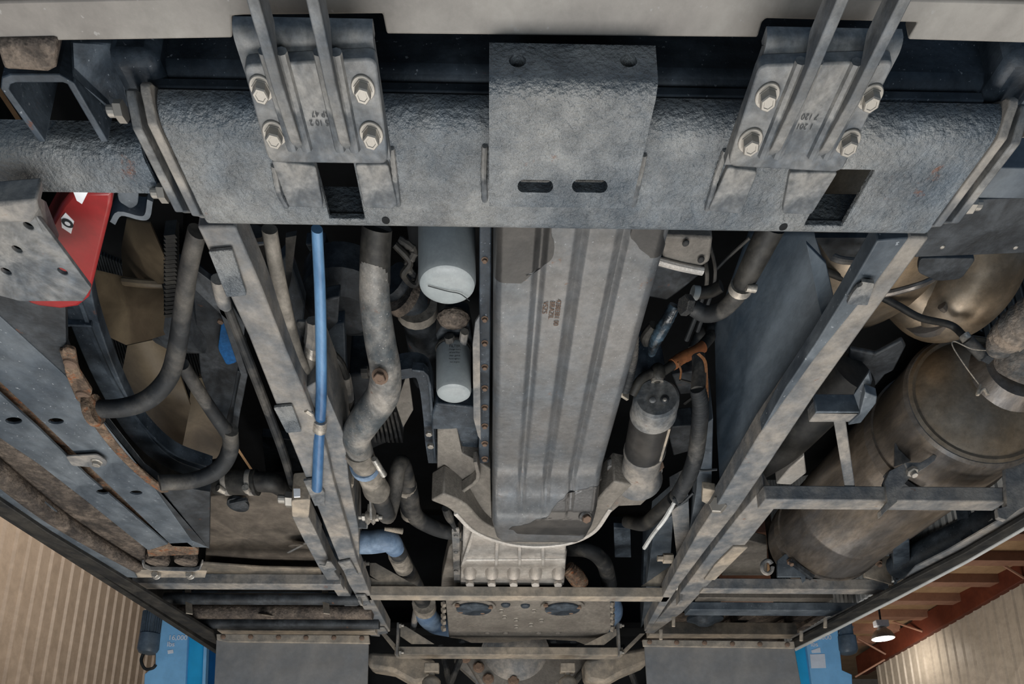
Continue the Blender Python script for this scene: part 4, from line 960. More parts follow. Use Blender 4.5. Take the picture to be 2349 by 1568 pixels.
P(t, 'collar', M().tp([(1588, 670, .898, 15), (1602, 672, .898, 15)], 12, 1), m_filter)
for i, (pts, lab) in enumerate((([(1625, 545, .96, 4), (1640, 640, .95, 4), (1600, 760, .92, 5)], 'thin black wire running down beside the right plate'), ([(1612, 560, .96, 5), (1622, 640, .95, 5), (1606, 700, .94, 5), (1575, 780, .92, 6)], 'thick black braided wire beside the elbow hose'), ([(1720, 545, .97, 4), (1670, 590, .97, 4), (1640, 620, .97, 4)], 'short grey wire slanting under the crossmember right'))):
    S('wire', M().tp(pts, 8), m_dkhose, lab, 'wire')
t = T('taped_harness', 'shiny black taped wiring harness right of the oil pan', 'wiring')
P(t, 'harness', M().tp([(1548, 700, .87, 15), (1530, 735, .86, 16), (1512, 765, .86, 17), (1500, 790, .86, 14), (1495, 812, .86, 9)], 12, 6, corr=(.02, .1)), mat('shiny_tape', C('1a1f24'), C('3c4d5a'), s=30, rough=.25, bump=.5, bs=80))
P(t, 'loose_end', M().tp([(1500, 745, .87, 12), (1482, 770, .87, 13), (1485, 785, .87, 12)], 10), m_black)
t = T('cast_engine_cover', 'pale cast cover over a black block right of the oil pan rear', 'cover')
P(t, 'cover', M().slab([(1512, 540), (1635, 545), (1628, 600), (1600, 618), (1520, 595)], .91, .03), m_aludk, .004)
P(t, 'cover_rib', M().tp([(1508, 598, .905, 9), (1560, 612, .905, 9), (1612, 622, .905, 9)], 10, 2), m_alu)
P(t, 'lower_block', M().slab([(1500, 606), (1610, 628), (1560, 668), (1530, 690), (1480, 680)], .93, .03), m_dark, .004)
for x, y in ((1573, 557), (1608, 595)): bpx(t, x, y, .905, 8, m_dkhose, 'round')
S('dark_reservoir', M().lathe(W(1480, 780, 1.0), (0, 0, -1), [(0, .03), (.06, .036), (.1, .036), (.12, .025)]), m_blue, 'small blue-grey reservoir in shadow right of the oil pan', 'reservoir')
S('relay_box', M().slab([(1540, 860), (1600, 850), (1612, 900), (1560, 905)], .90, .04), m_dark, 'small dark relay box beside the starter cap', 'box', .003)
S('relay_box', M().slab([(1530, 980), (1590, 975), (1598, 1030), (1545, 1045)], .92, .05), m_dark, 'dark finned relay box right of the starter body', 'box', .003)
for pts, H, lab in (([(1560, 870, .88, 3), (1590, 880, .88, 3), (1600, 900, .88, 3), (1570, 925, .88, 4)], 0, 'thin curled black wire beside the starter cap'), ([(1555, 830, .87, 2.5), (1562, 850, .87, 2.5), (1560, 868, .87, 2.5)], 0, 'thin copper wire beside the starter cap')):
    S('wire', M().tp(pts, 6), m_copper if 'copper' in lab else m_black, lab, 'wire')

# ================================================================ GEARBOX
gb = T('gearbox', 'bright cast aluminium gearbox behind the flywheel housing', 'gearbox')
yb1 = W(1180, 1335, .86).y
P(gb, 'upper_case', M().add([W(1062, 1195, .90), W(1300, 1235, .86), W(1296, 1285, .88), W(1060, 1290, .88), W(1062, 1195, 1.1), W(1300, 1235, 1.1), W(1296, 1285, 1.1), W(1060, 1290, 1.1)], [(0, 1, 2, 3), (4, 7, 6, 5), (0, 4, 5, 1), (1, 5, 6, 2), (2, 6, 7, 3), (3, 7, 4, 0)]), m_alu, .006)
P(gb, 'lower_case', M().slab([(1058, 1285), (1298, 1283), (1294, 1342), (1056, 1342)], .875, .2), m_alu, .004)
for i, x in enumerate((1078, 1128, 1178, 1228, 1280)):
    p = W(x, 1322, .862); k = SC(p)
    P(gb, 'scallop_boss', M().lathe(p, (0, -.75, .55), [(0, 14*k), (.012, 15*k), (.11, 15*k)], 20), m_alu)
    bolt(gb, W(x, 1336, .858), (0, -.3, -1), 10*k, m_alu, 'hex')
for i, (x0, x1) in enumerate(((1095, 1060), (1142, 1138), (1192, 1192), (1245, 1246))):
    P(gb, 'case_rib', M().bar(W(x0, 1212 if i else 1195, .88), W(x1, 1300, .866), .01, .02), m_alu, .001)
P(gb, 'side_flange', M().slab([(1030, 1255), (1058, 1220), (1062, 1345), (1012, 1345), (1015, 1320)], .90, .05), m_aludk, .003)
P(gb, 'side_strip', M().slab([(1036, 1212), (1054, 1212), (1056, 1345), (1042, 1345)], .885, .006, 5), m_dusty, .001)
for y in (1225, 1262, 1305): bpx(gb, 1046, y, .885, 7, m_dusty, 'flange')
P(gb, 'rusty_outlet', M().tp([(1300, 1300, .9, 18), (1318, 1318, .88, 20), (1330, 1335, .88, 20)], 14, 4, corr=(.008, .1)), m_rust)
# lower cover plate
Yc = W(1200, 1380, .80).y
zc0 = .80
def gpt(x, y): return W(x, y, zc0)
P(gb, 'valve_cover', M().slab([(1022, 1375), (1400, 1378), (1402, 1440), (1385, 1470), (1340, 1478), (1320, 1470), (1250, 1466), (1190, 1470), (1160, 1474), (1080, 1474), (1060, 1466), (1030, 1462)], zc0, .05), m_aludk, .004)
for x in (1087, 1290):
    p = W(x, 1388, zc0-.002); k = SC(p)
    P(gb, 'round_port', M().lathe(p+Vector((0, 0, .002)), (0, 0, -1), [(0, 50*k), (.008, 50*k), (.012, 42*k)], 30), m_aludk)
    P(gb, 'port_cover', M().lathe(p-Vector((0, 0, .012)), (0, 0, -1), [(0, 40*k), (.006, 40*k), (.008, 36*k)], 24), m_blue)
    for dx, dy in ((-30, 10), (20, 12), (38, 0), (-38, -4)): bpx(gb, x+dx, 1390+dy, zc0-.014, 6, m_rbolt, 'hex')
for x, y in ((1157, 1412), (1184, 1418), (1242, 1420), (1218, 1430), (1184, 1434), (1150, 1398), (1225, 1398)):
    bpx(gb, x, y, zc0, 7, m_zinc, 'flange')
for x, y in ((1160, 1385), (1205, 1387)): bpx(gb, x, y, zc0, 11, m_blue, 'round')
for x in (1118, 1160, 1236, 1280): bpx(gb, x, 1450, zc0, 7, m_aludk, 'round')
for i, y in enumerate((1385, 1398, 1412, 1425, 1440)):
    bpx(gb, 1020, y, zc0+.01, 8, m_tan, 'hex', (-1, -.4, -.4)); bpx(gb, 1402, y, zc0+.01, 8, m_tan, 'hex', (1, -.4, -.4))
text(gb, 'II = II', W(1085, 1434, zc0-.002), (1, 0, 0), (0, -1, 0), .018, m_tan, 'cast_mark')
P(gb, 'lower_sump', M().slab([(1048, 1462), (1340, 1466), (1322, 1482), (1060, 1478)], .86, .06), m_dark, .004)
for x in (1060, 1105, 1130, 1170, 1220, 1270, 1315): bpx(gb, x, 1467, .855, 8, m_dark, 'hex')
S('gearbox_pipe', M().tp([(1300, 1258, .98, 17), (1350, 1262, .95, 18), (1385, 1290, .93, 18), (1398, 1340, .92, 18)], 14), m_dkhose, 'black curved pipe with rust right of the bright gearbox', 'pipe')
t = T('sensor_plug', 'small grey sensor plug on a wire left of the gearbox', 'sensor')
P(t, 'plug', M().tp([(1022, 1165, .88, 9), (1030, 1185, .88, 10), (1038, 1200, .89, 6), (1045, 1215, .89, 5)], 10, 3), m_dkhose)
# cross bars
def crossbar(lab, xl, xr, ytop, yb, H, lend, rend, tilt):
    t = T('cross_bar', lab, 'bar')
    P(t, 'bar', M().B(xl, xr, yb, yb+9, H, .034), m_tan, .002)
    return t
t = crossbar('dusty tan cross bar in front of the gearbox, the upper one', 842, 1538, 1340, 1369, .735, 0, 0, 0)
yb_ = W(1174, 1369, .735).y
P(t, 'corner_brace', M().prism([WY(848, 1290, yb_+.004), WY(862, 1290, yb_+.004), WY(958, 1344, yb_+.004), WY(850, 1344, yb_+.004), WY(842, 1320, yb_+.004), WY(866, 1330, yb_+.004), WY(848, 1318, yb_+.004)], (0, .004, 0)), m_tan, .001)
P(t, 'corner_brace', M().prism([WY(1470, 1344, yb_+.004), WY(1548, 1290, yb_+.004), WY(1556, 1300, yb_+.004), WY(1552, 1344, yb_+.004)], (0, .004, 0)), m_tan, .001)
for x in (829, 1556):
    P(t, 'hanger_plate', M().box(WY(x, 1330, yb_).x-.004, WY(x, 1330, yb_).x+.004, yb_-.02, yb_+.03, WY(x, 1382, yb_).z, WY(x, 1282, yb_).z), m_dusty, .001)
    for y in (1292, 1346):
        p = WY(x, y, yb_-.02); bolt(t, p+Vector((.004, .0, 0)), (1, 0, 0), .012, m_zinc, 'nut'); bolt(t, p-Vector((.004, 0, 0)), (-1, 0, 0), .012, m_zinc, 'hex')
t = crossbar('dusty tan cross bar below the gearbox, the lower one', 906, 1430, 1475, 1502, .70, 0, 0, 0)
yb2 = W(1174, 1502, .70).y
for q in ([(862, 1438), (912, 1500), (908, 1478), (880, 1446)], [(918, 1432), (932, 1436), (996, 1476), (944, 1476), (918, 1458)], [(1340, 1478), (1415, 1440), (1420, 1452), (1386, 1478)], [(1425, 1494), (1468, 1452), (1480, 1452), (1432, 1500)]):
    P(t, 'corner_brace', M().yface(q, yb2+.003, .006), m_tan, .001)
for x in (913, 1418):
    P(t, 'hanger_plate', M().box(WY(x, 1470, yb2).x-.005, WY(x, 1470, yb2).x+.005, yb2-.02, yb2+.02, WY(x, 1504, yb2).z, WY(x, 1430, yb2).z), m_dusty, .001)
    for y in (1434, 1496):
        p = WY(x, y, yb2-.02); bolt(t, p+Vector((.005, 0, 0)), (1, 0, 0), .011, m_zinc, 'nut')

# axle
ax_ = T('drive_axle', 'rusty drive axle differential at the bottom centre of the picture', 'axle')
Ya = 2.95
def yf(px_, Y, t_): return M().yface(px_, Y, t_)
P(ax_, 'differential_flange', yf([(1045, 1500), (1420, 1502), (1360, 1520), (1275, 1568), (1255, 1600), (1105, 1600), (1090, 1560), (1040, 1515)], Ya, .08), m_dusty, .01)
P(ax_, 'differential_nose', yf([(1060, 1500), (1400, 1500), (1250, 1590), (1115, 1590)], Ya-.04, .06), m_aludk, .015)
P(ax_, 'cast_dome', M().lathe(WY(1182, 1500, Ya-.03), (0, -1, -.2), [(0, .16), (.04, .12), (.07, .07), (.08, .03)], 24), m_dusty)
for x, y in ((1068, 1508), (1098, 1530), (1120, 1556), (1178, 1560), (1202, 1532), (1225, 1512)):
    bolt(ax_, WY(x, y, Ya-.045), (0, -1, 0), .026, m_rbolt, 'flange')
for s_ in (-1, 1):
    P(ax_, 'axle_arm', yf([(843, 1492), (960, 1498), (1000, 1512), (985, 1560), (950, 1568), (900, 1540), (843, 1530)] if s_ < 0 else [(1340, 1512), (1400, 1496), (1490, 1480), (1490, 1520), (1430, 1545), (1390, 1568), (1345, 1560)], 2.75, .12), m_tan, .02)
for x in (990, 1302):
    t = T('shock_absorber', 'dusty cylindrical shock absorber %s of the differential' % ('left' if x < 1100 else 'right'), 'shock absorber')
    p = WY(x, 1554, 2.6); P(t, 'cylinder', M().lathe(p-Vector((0, 0, .3)), (0, 0, 1), [(0, .035), (.285, .038), (.298, .03), (.31, .012), (.33, .012)], 20), m_tan)
    P(t, 'clevis', M().box(p.x-.03, p.x+.03, p.y-.02, p.y+.02, p.z+.02, p.z+.06), m_tan, .004)
for x0, x1, y0_, lab in ((1010, 1040, 1500, 'dark torque rod left of the differential'), (1380, 1290, 1505, 'dark torque rod right of the differential'), (1060, 1020, 1520, 'second dark rod left of the differential'), (1425, 1470, 1500, 'slim rod by the right shock absorber')):
    S('torque_rod', M().tube([WY(x0, y0_-20, 2.9), WY(x1, 1600, 2.9)], .015, 10, 1), m_dkhose, lab, 'rod')
for s_, xs in (('left', (850, 935, 840)), ('right', (1395, 1500, 1480))):
    S('tyre', M().lathe((WY(xs[2] if s_ == 'left' else 1495, 1570, 3.0).x, 3.1, CZ+.28), (-1 if s_ == 'left' else 1, 0, 0), [(0, .3), (.02, .42), (.05, .45), (.25, .45), (.28, .42), (.3, .3)], 40), m_black, 'black tyre in shadow just behind the %s mudflap' % s_, 'tyre')
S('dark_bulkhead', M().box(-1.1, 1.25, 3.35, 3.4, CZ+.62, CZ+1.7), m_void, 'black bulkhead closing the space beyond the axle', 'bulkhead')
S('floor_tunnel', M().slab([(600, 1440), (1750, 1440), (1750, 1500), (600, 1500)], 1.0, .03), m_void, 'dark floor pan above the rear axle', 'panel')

# mudflaps
def flap(lab, strip, fl, bolts, Y):
    t = T('mudflap', lab, 'mudflap')
    P(t, 'flap', M().yface(fl, Y, .008), m_flap, .002)
    P(t, 'clamp_strip', M().yface(strip, Y-.012, .012), m_tan, .002)
    for x, y in bolts: bolt(t, WY(x, y, Y-.012), (0, -1, 0), .009, m_rbolt, 'round')
flap('wide grey rubber mudflap with six-bolt strip at the lower left', [(496, 1453), (846, 1456), (848, 1475), (520, 1471), (497, 1466)], [(496, 1466), (846, 1470), (836, 1800), (480, 1800)], [(512, 1460), (575, 1460), (639, 1461), (702, 1462), (766, 1462), (830, 1463)], 2.25)
flap('wide grey rubber mudflap with bolted strip at the lower right', [(1474, 1466), (1822, 1470), (1824, 1486), (1476, 1481)], [(1478, 1478), (1822, 1482), (1880, 1800), (1500, 1800)], [(1490, 1472), (1552, 1473), (1616, 1474), (1680, 1476), (1743, 1477), (1806, 1478)], 2.25)

# ================================================================ RIGHT SIDE
bp = T('side_plate', 'large blue-black steel side plate right of the engine', 'plate')
P(bp, 'plate', M().sheet([(1720, 540, .98), (1870, 545, .90), (1900, 640, .87), (1918, 745, .80), (1800, 930, .765), (1690, 1120, .745), (1672, 1172, .742), (1655, 1168, .76), (1645, 1000, .86), (1640, 760, .98)], .012), m_side, ang=1.2)
P(bp, 'edge_flange', M().slab([(1850, 560), (1895, 605), (1912, 680), (1918, 745), (1895, 770), (1870, 660)], .83, .008), m_side, .001)
t = T('frame_rail', 'long dusty frame rail running diagonally down the right of the engine', 'frame rail')
P(t, 'rail', M().slab([(2085, 545), (2132, 545), (1985, 745), (1870, 905), (1760, 1070), (1690, 1172), (1620, 1260), (1560, 1340), (1495, 1440), (1478, 1448), (1535, 1340), (1600, 1225), (1650, 1150), (1740, 1000), (1870, 820), (2000, 660)], .735, .05), m_dusty, .003)
P(t, 'side_face', M().slab([(2012, 552), (2087, 545), (2002, 660), (1872, 822), (1745, 992), (1800, 893), (1870, 790), (1935, 685)], .7365, .03), m_blue2, .002)
o = P(t, 'drilled_tab', M().slab([(1978, 646), (2006, 650), (1990, 700), (1942, 698), (1956, 672)], .725, .006, 3), m_plate, .001)
cut(o, [M().lathe(W(1974, 674, .71), (0, 0, 1), [(0, .0045), (.03, .0045)], 14)])
bolt(t, W(1648, 1160, .74), (-.5, -1, -.2), .020, m_zinc, 'hex', label='large hex nut')
P(t, 'stub', M().prism([W(1612, 1120, .775), W(1642, 1125, .775), W(1655, 1150, .77), W(1650, 1172, .77), W(1610, 1150, .775)], (0, 0, .02)), m_tan, .002)
t = T('outer_sub_rail', 'dusty box rail parallel to the right frame rail with a dark gap between', 'frame rail')
P(t, 'rail', M().slab([(1752, 1118), (1778, 1165), (1700, 1262), (1640, 1325), (1565, 1405), (1500, 1452), (1480, 1452), (1560, 1362), (1640, 1255), (1690, 1190)], .742, .045), m_dusty, .003)
P(t, 'sleeve', M().slab([(1682, 1255), (1716, 1255), (1700, 1270), (1640, 1330), (1615, 1330), (1640, 1296)], .735, .006), m_tan, .001)
for pts, H, m_, lab in (([(1602, 985), (1636, 960), (1632, 1130), (1590, 1290), (1572, 1285), (1598, 1120)], .82, m_blue2, 'tall blue-grey post between conduit and side plate'),
                        ([(1540, 1170), (1580, 1150), (1585, 1275), (1560, 1330), (1552, 1270)], .83, m_dusty, 'dusty upright post right of the long cable tie'),
                        ([(1500, 1215), (1545, 1180), (1535, 1330), (1500, 1400), (1470, 1440)], .90, m_blue2, 'blue-grey post deep beside the upper cross bar'),
                        ([(1478, 1260), (1500, 1230), (1500, 1400), (1470, 1440)], .96, m_blue, 'dark blue post furthest right of the gearbox pipe')):
    S('upright_post', M().slab(pts, H, .1), m_, lab, 'post', .002)
t = T('anchor_bolt', 'large hex bolt and stub right of the gearbox', 'bolt')
P(t, 'stub', M().tp([(1508, 1280, .80, 7), (1520, 1280, .80, 7), (1521, 1280, .80, 12), (1543, 1280, .80, 12)], 6, 1), m_tan)
S('junction_plate', M().slab([(1408, 1210), (1446, 1212), (1448, 1278), (1410, 1278)], .98, .02), m_blue, 'small blue-grey drilled plate right of the gearbox pipe', 'plate', .002)

# right top: channel edge
S('edge_channel', M().tp([(1912, 590, .86, 8), (1935, 597, .85, 8), (1990, 600, .85, 7), (2060, 597, .85, 7)], 10, 3), m_dusty, 'rolled grey channel edge under the crossmember at the right', 'channel')
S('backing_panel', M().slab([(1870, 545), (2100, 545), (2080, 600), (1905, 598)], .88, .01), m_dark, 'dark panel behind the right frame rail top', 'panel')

# exhaust canister (upper)
cn = T('exhaust_canister', 'bronze heat-tinted exhaust canister behind the right frame rail', 'exhaust')
c = W(1992, 660, 1.05); k = SC(c)*1.12
P(cn, 'drum', M().lathe(c+Vector((0, 0, .22)), (.02, .12, -1), [(0, 160*k), (.12, 160*k), (.17, 156*k), (.2, 140*k), (.225, 110*k), (.24, 60*k), (.245, 10*k)], 48), m_muff2)
P(cn, 'seam_band', M().tube([W(1975, 680, .95), W(2040, 672, .94), (W(2105, 655, .93)), W(2140, 640, .95)], .006, 8), m_muff)
P(cn, 'lower_skirt', M().slab([(1950, 800), (2010, 812), (2070, 780), (2078, 795), (2050, 850), (2030, 860), (2010, 885), (1940, 880)], .98, .012), m_dark, .004, label='white-spotted dark bracket')
S('exhaust_clamp', M().slab([(2110, 592), (2240, 592), (2205, 640), (2150, 645), (2104, 625)], .86, .01, 12), m_dark, 'dark bolted clamp plate over the exhaust elbow', 'clamp', .001)
el = T('exhaust_elbow', 'polished tan exhaust elbow at the right edge', 'exhaust')
P(el, 'elbow', M().tube([W(2080, 640, 1.15), W(2150, 690, 1.12), W(2200, 680, 1.10), W(2240, 630, 1.12), W(2250, 560, 1.16)], [.068, .078, .084, .084, .08], 28, 8), m_muff2)
P(el, 'clamp_band', M().tube([W(2152, 680, 1.10), W(2164, 690, 1.10)], .075, 28, 1), m_muff)
P(el, 'lower_band', M().tube([W(2160, 700, 1.05), W(2200, 735, 1.04), W(2240, 735, 1.05), W(2290, 705, 1.07)], .008, 10), m_muff)
# grille
gr = T('side_vent_grille', 'pale vertical-slat vent grille in the coach side at the right', 'grille')
XG = 1.3
for i in range(64):
    y0_ = 1.05+i*.027
    P(gr, 'slat', M().box(XG, XG+.012, y0_, y0_+.017, CZ+.78, CZ+1.75), m_grille, smooth=False)
P(gr, 'frame_bar', M().box(XG-.01, XG+.02, 1.6, 1.64, CZ+.76, CZ+1.76), m_blue)
P(gr, 'backing', M().box(XG+.03, XG+.035, 1.0, 2.9, CZ+.76, CZ+1.76), m_rubber)
S('gap_shade_panel', M().slab([(1840, 600), (2120, 700), (2180, 740), (2260, 770), (2200, 900), (1990, 1060), (1800, 1100), (1700, 1100)], 1.25, .01), m_void, 'black panel added as shade in the gap between canister and muffler', 'panel')  # black sheet added so the gap behind reads as deep shade
# main muffler
mf = T('muffler', 'large brown-grey cylindrical muffler on the right with steel straps', 'muffler')
mc = WY(2250, 912, 1.26); mR = 172*SC(mc); d = Vector((-.0, 1, .0)).normalized()
P(mf, 'shell', M().lathe(mc, d, [(0, mR*.985), (.006, mR*1.02), (.016, mR*1.02), (.024, mR), (.2, mR), (.205, mR*1.015), (.215, mR*1.015), (.22, mR), (.5, mR), (.505, mR*1.015), (.515, mR*1.015), (.52, mR), (.74, mR), (.77, mR*.95), (.79, mR*.8)], 56), m_muff)
P(mf, 'end_cap', M().lathe(mc+Vector((0, .0, 0)), -d, [(-.004, mR*.98), (.0, mR*.97), (.004, mR*.93), (.002, mR*.88), (.008, mR*.84), (.02, mR*.7), (.03, mR*.5), (.034, mR*.2), (.034, .001)], 56), m_muff2)
oc = mc+Vector((.05, -.034, .035))
P(mf, 'outlet_collar', M().lathe(oc, -d, [(-.02, .098), (0, .092), (.012, .086), (.03, .08)], 32), m_muff)
P(mf, 'outlet_pipe', M().tube([oc+Vector((0, -.01, 0)), oc+Vector((.01, -.05, .02)), oc+Vector((.05, -.085, .06)), oc+Vector((.12, -.09, .13)), oc+Vector((.22, -.08, .22))], .066, 24, 6, corr=(.03, .03)), m_wrap, label='wrapped outlet pipe')
for i, q in enumerate((.13, .66)):
    P(mf, 'strap', M().lathe(mc+d*q, d, [(0, mR*1.035), (.03, mR*1.035)], 56), m_muff)
    P(mf, 'strap_buckle', M().bar(mc+d*(q+.005)+Vector((-mR*.86, 0, -mR*.62)), mc+d*(q+.005)+Vector((-mR*.45, 0, -mR*.97)), .022, .012, up=(-.7, 0, -.7)), m_dark)
# sensor and wires
t = T('exhaust_sensor', 'black cabled temperature sensor screwed into the muffler end', 'sensor')
ys_ = mc.y-.15
P(t, 'cable', M().tube([WY(1875, 615, 1.02), WY(1950, 645, 1.05), WY(2050, 695, 1.08), WY(2110, 728, 1.1), WY(2180, 745, 1.12), WY(2213, 772, ys_)], .0065, 12), m_black)
P(t, 'ferrule', M().tube([WY(2211, 768, ys_), WY(2219, 780, ys_)], .009, 12, 1), m_zinc)
P(t, 'body', M().tube([WY(2218, 778, ys_), WY(2256, 818, ys_+.02)], .0105, 14, 1), m_dkhose)
bolt(t, WY(2256, 822, ys_+.025), (.3, -1, .3), .017, m_dark, 'hex')
t = T('safety_wire', 'thin looped wire with twisted ends in front of the muffler', 'wire')
P(t, 'wire', M().tube([WY(2275, 804, 1.1), WY(2230, 800, 1.1), WY(2190, 783, 1.1), WY(2186, 795, 1.1), WY(2215, 840, 1.1), WY(2248, 884, 1.1)], .0011, 6), m_wire)
P(t, 'twist', M().tube([WY(2248, 882, 1.1), WY(2242, 905, 1.1), WY(2256, 892, 1.1), WY(2266, 905, 1.1)], .003, 8), m_wire)
P(t, 'wire', M().tube([WY(2349, 690, 1.05), WY(2318, 730, 1.05), WY(2316, 770, 1.05)], .0011, 6), m_wire)
P(t, 'twist', M().tube([WY(2312, 800, 1.05), WY(2317, 778, 1.05), WY(2330, 790, 1.05), WY(2342, 804, 1.05)], .003, 8), m_wire)
t = T('tail_pipe_joint', 'crumpled grey exhaust wrap joint at the right edge', 'exhaust')
P(t, 'joint', M().tube([WY(2290, 805, 1.07), WY(2310, 775, 1.04), WY(2345, 745, 1.0), WY(2400, 705, .96)], [.022, .034, .04, .042], 16, 6, corr=(.035, .08)), m_wrap)
S('mossy_hose', M().tube([WY(2275, 735, 1.5), WY(2305, 700, 1.5), WY(2312, 655, 1.5), WY(2318, 630, 1.5)], [.035, .034, .02, .012], 12, 6, corr=(.015, .12)), m_rubber, 'dark crusty hose between the elbow and the vent grille', 'hose')

# support frame
sf = T('muffler_support_frame', 'welded grey angle-steel frame carrying the muffler', 'frame')
P(sf, 'main_bar', M().B(1752, 2312, 1150, 1170, .70, .036), m_dusty, .003)
P(sf, 'end_plate', M().yface([(2306, 1066), (2420, 1020), (2420, 1130), (2335, 1170), (2308, 1192), (2290, 1186), (2288, 1166), (2310, 1160)], W(2300, 1150, .70).y-.012, .01), m_dusty, .001)
P(sf, 'short_upright', M().prism([W(1912, 965, .775), W(1940, 962, .775), W(1962, 1120, .735), W(1938, 1120, .735)], (0, 0, .025)), m_dusty, .002)
P(sf, 'upper_bar', M().slab([(1872, 946), (1985, 945), (1968, 968), (1855, 968)], .775, .03), m_dusty, .002)
P(sf, 'upper_bar_web', M().B(1872, 1985, 945, 950, .775, .04), m_blue2, .002)
P(sf, 'gusset', M().prism([W(1958, 905, .80), W(1992, 855, .80), W(1998, 880, .80), W(1972, 945, .775)], (.004, 0, .01)), m_blue2, .001)
P(sf, 'angle_bracket', M().slab([(1985, 900), (2012, 910), (2010, 925), (1975, 970), (1945, 975), (1972, 950)], .77, .02), m_blue2, .002)
yy = W(2050, 1150, .70).y-.01
P(sf, 'cradle_plate', M().prism([WY(2075, 1062, yy), WY(2082, 1060, yy), WY(2095, 1085, yy), WY(2066, 1120, yy), WY(2058, 1150, yy), WY(2028, 1176, yy), WY(2022, 1184, yy), WY(2020, 1170, yy), WY(2036, 1150, yy), WY(2030, 1105, yy), WY(2040, 1080, yy)], (0, .014, 0)), m_dusty, .001)
P(sf, 'cradle_fin', M().yface([(2054, 1008), (2062, 1030), (2092, 1056), (2052, 1070)], yy+.05, .005), m_dusty, .001)
P(sf, 'cradle_tab', M().yface([(2076, 1060), (2112, 1060), (2126, 1052), (2140, 1042), (2150, 1044), (2144, 1056), (2126, 1070), (2100, 1086), (2086, 1086)], yy-.004, .005), m_dusty, .001)
bolt(sf, WY(2090, 1078, yy-.004), (0, -.5, -1), .012, m_zinc, 'nut')
P(sf, 'lower_bar', M().B(1612, 2040, 1352, 1362, .735, .036), m_dusty, .002)
P(sf, 'lower_bar', M().B(1580, 1970, 1400, 1412, .74, .03), m_blue2, .002)
P(sf, 'grey_liner', M().B(1600, 1960, 1372, 1380, .85, .03), m_aludk, .002)
for q, m_ in (([(1784, 1284), (1800, 1270), (1846, 1272), (1850, 1278), (1848, 1330), (1842, 1336), (1838, 1322), (1784, 1322)], m_blue2), ([(1980, 1288), (1995, 1276), (2044, 1276), (2046, 1340), (2030, 1335), (1984, 1322)], m_tan)):
    P(sf, 'foot_bracket', M().yface(q, W(1800, 1352, .735).y-.01, .01), m_, .001)
for x, y in ((1812, 1286), (2013, 1288)): bolt(sf, WY(x, y, W(1800, 1352, .735).y-.01), (0, -.6, -1), .012, m_rbolt, 'nut')
P(sf, 'upright', M().slab([(2048, 1190), (2084, 1180), (2090, 1335), (2075, 1345), (2050, 1345)], .78, .25), m_blue, .002)
S('lifting_eye', M().tube([WY(1755+20*math.cos(a)*.6+5, 1300+15*math.sin(a), 1.72) for a in [2*math.pi*i/12 for i in range(12)]], .006, 8, 2), m_dusty, 'small steel eye left of the muffler foot bracket', 'ring')
# bright casting clutter
S('engine_casting', M().slab([(1660, 1290), (1700, 1235), (1760, 1250), (1760, 1320), (1655, 1320)], .95, .04), m_aludk, 'mottled pale casting visible behind the right rails', 'casting', .004)
S('engine_casting', M().slab([(1780, 1110), (1810, 1075), (1845, 1045), (1850, 1085), (1815, 1112)], 1.0, .04), m_alu, 'pale rough casting showing above the support bar', 'casting', .004)
S('black_tube', M().tp([(1700, 1080, .88, 40), (1790, 1020, .90, 48), (1880, 930, .92, 55), (1960, 850, .94, 60)], 20), m_black, 'black cylindrical tube between right rail and muffler', 'tube')
S('hanger_bracket', M().slab([(1975, 1240), (2010, 1215), (2045, 1250), (2040, 1275), (1985, 1275)], .80, .02), m_blue2, 'blue-grey hanger bracket right of the muffler strap', 'bracket', .002)
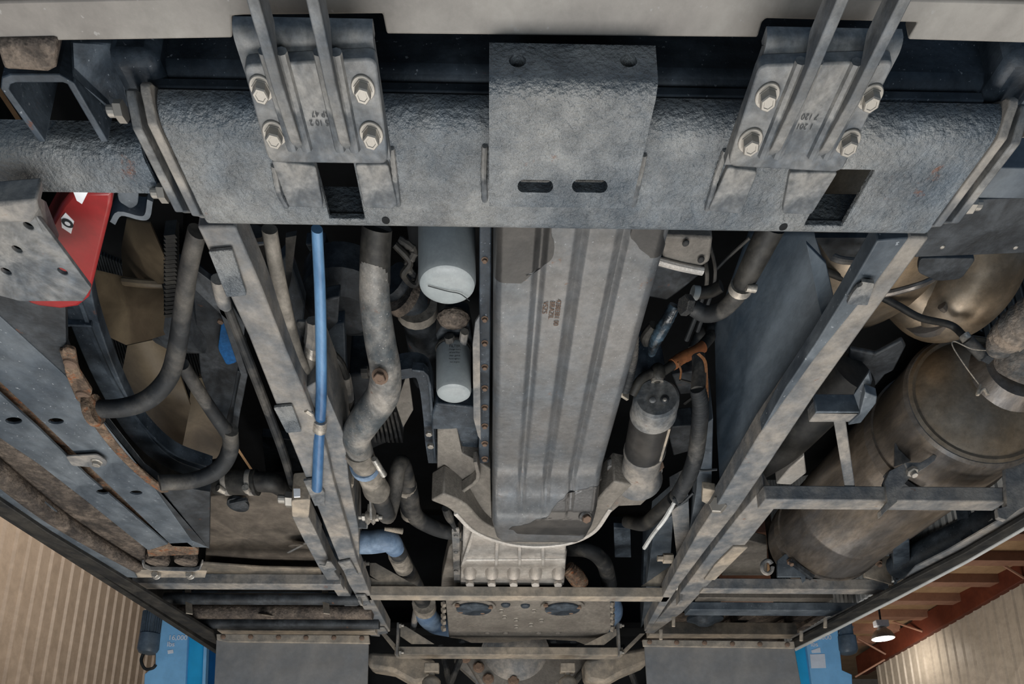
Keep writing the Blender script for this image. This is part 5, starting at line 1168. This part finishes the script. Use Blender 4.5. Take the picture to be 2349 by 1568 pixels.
# right skirt
sk = T('side_skirt', 'dark layered coach side skirt along the lower right edge', 'skirt')
P(sk, 'skirt_tube', M().tp([(2060, 1300, .80, 30), (2130, 1262, .80, 33), (2230, 1215, .80, 38), (2420, 1120, .80, 45)], 14, 3), m_blue)
P(sk, 'skirt_flange', M().slab([(1815, 1462), (1960, 1390), (2060, 1345), (2100, 1300), (2170, 1265), (2420, 1120), (2420, 1178), (2200, 1290), (2000, 1388), (1825, 1482)], .71, .006), m_dusty, .001)
P(sk, 'skirt_edge', M().slab([(1810, 1478), (1900, 1430), (2050, 1350), (2210, 1270), (2420, 1148), (2420, 1172), (2220, 1290), (2060, 1372), (1910, 1450), (1825, 1492)], .69, .012), m_black, .002)
P(sk, 'skirt_lip', M().slab([(1822, 1488), (1910, 1446), (2060, 1370), (2220, 1286), (2420, 1170), (2420, 1176), (2220, 1291), (2060, 1375), (1910, 1451), (1825, 1493)], .686, .004), m_grille, .0005)
t = T('skirt_clip', 'dusty spring clip and bolt on the right skirt', 'clip')
P(t, 'clip', M().strip([WY(2070, 1312, 1.95), WY(2095, 1300, 1.95), WY(2120, 1304, 1.95)], .004, (0, .03, 0)), m_tan)
P(t, 'block', M().yface([(2070, 1312), (2094, 1308), (2092, 1334), (2070, 1332)], 1.95, .03), m_tan, .002)
bolt(t, WY(2098, 1312, 1.94), (0, -.3, -1), .014, m_rbolt, 'nut')
# right bay above mudflap
t = T('storage_bay_right', 'brown ribbed bay underside above the right mudflap', 'panel')
P(t, 'bay_skin', M().slab([(1540, 1405), (1990, 1405), (1830, 1475), (1470, 1470)], .85, .02), m_rubber)
P(t, 'front_lip', M().B(1490, 1830, 1455, 1464, .74, .05), m_tan, .002)
for x0, x1 in ((1730, 1650), (1860, 1770), (1900, 1825)):
    P(t, 'bay_rib', M().bar(W(x0, 1408, .80), W(x1, 1455, .80), .05, .03), m_rubber, .003)
p = W(1617, 1415, .80); P(t, 'round_vent', M().lathe(p, (0, 0, -1), [(0, .07), (.012, .068), (.018, .045), (.03, .03), (.034, .02)], 28), m_blue)
for x, y in ((1545, 1422), (1516, 1452), (1893, 1425), (1838, 1455)):
    P(t, 'stud', M().tube([WY(x, y-8, 2.1), WY(x, y+14, 2.1)], .006, 8, 1), m_tan)
finalize()
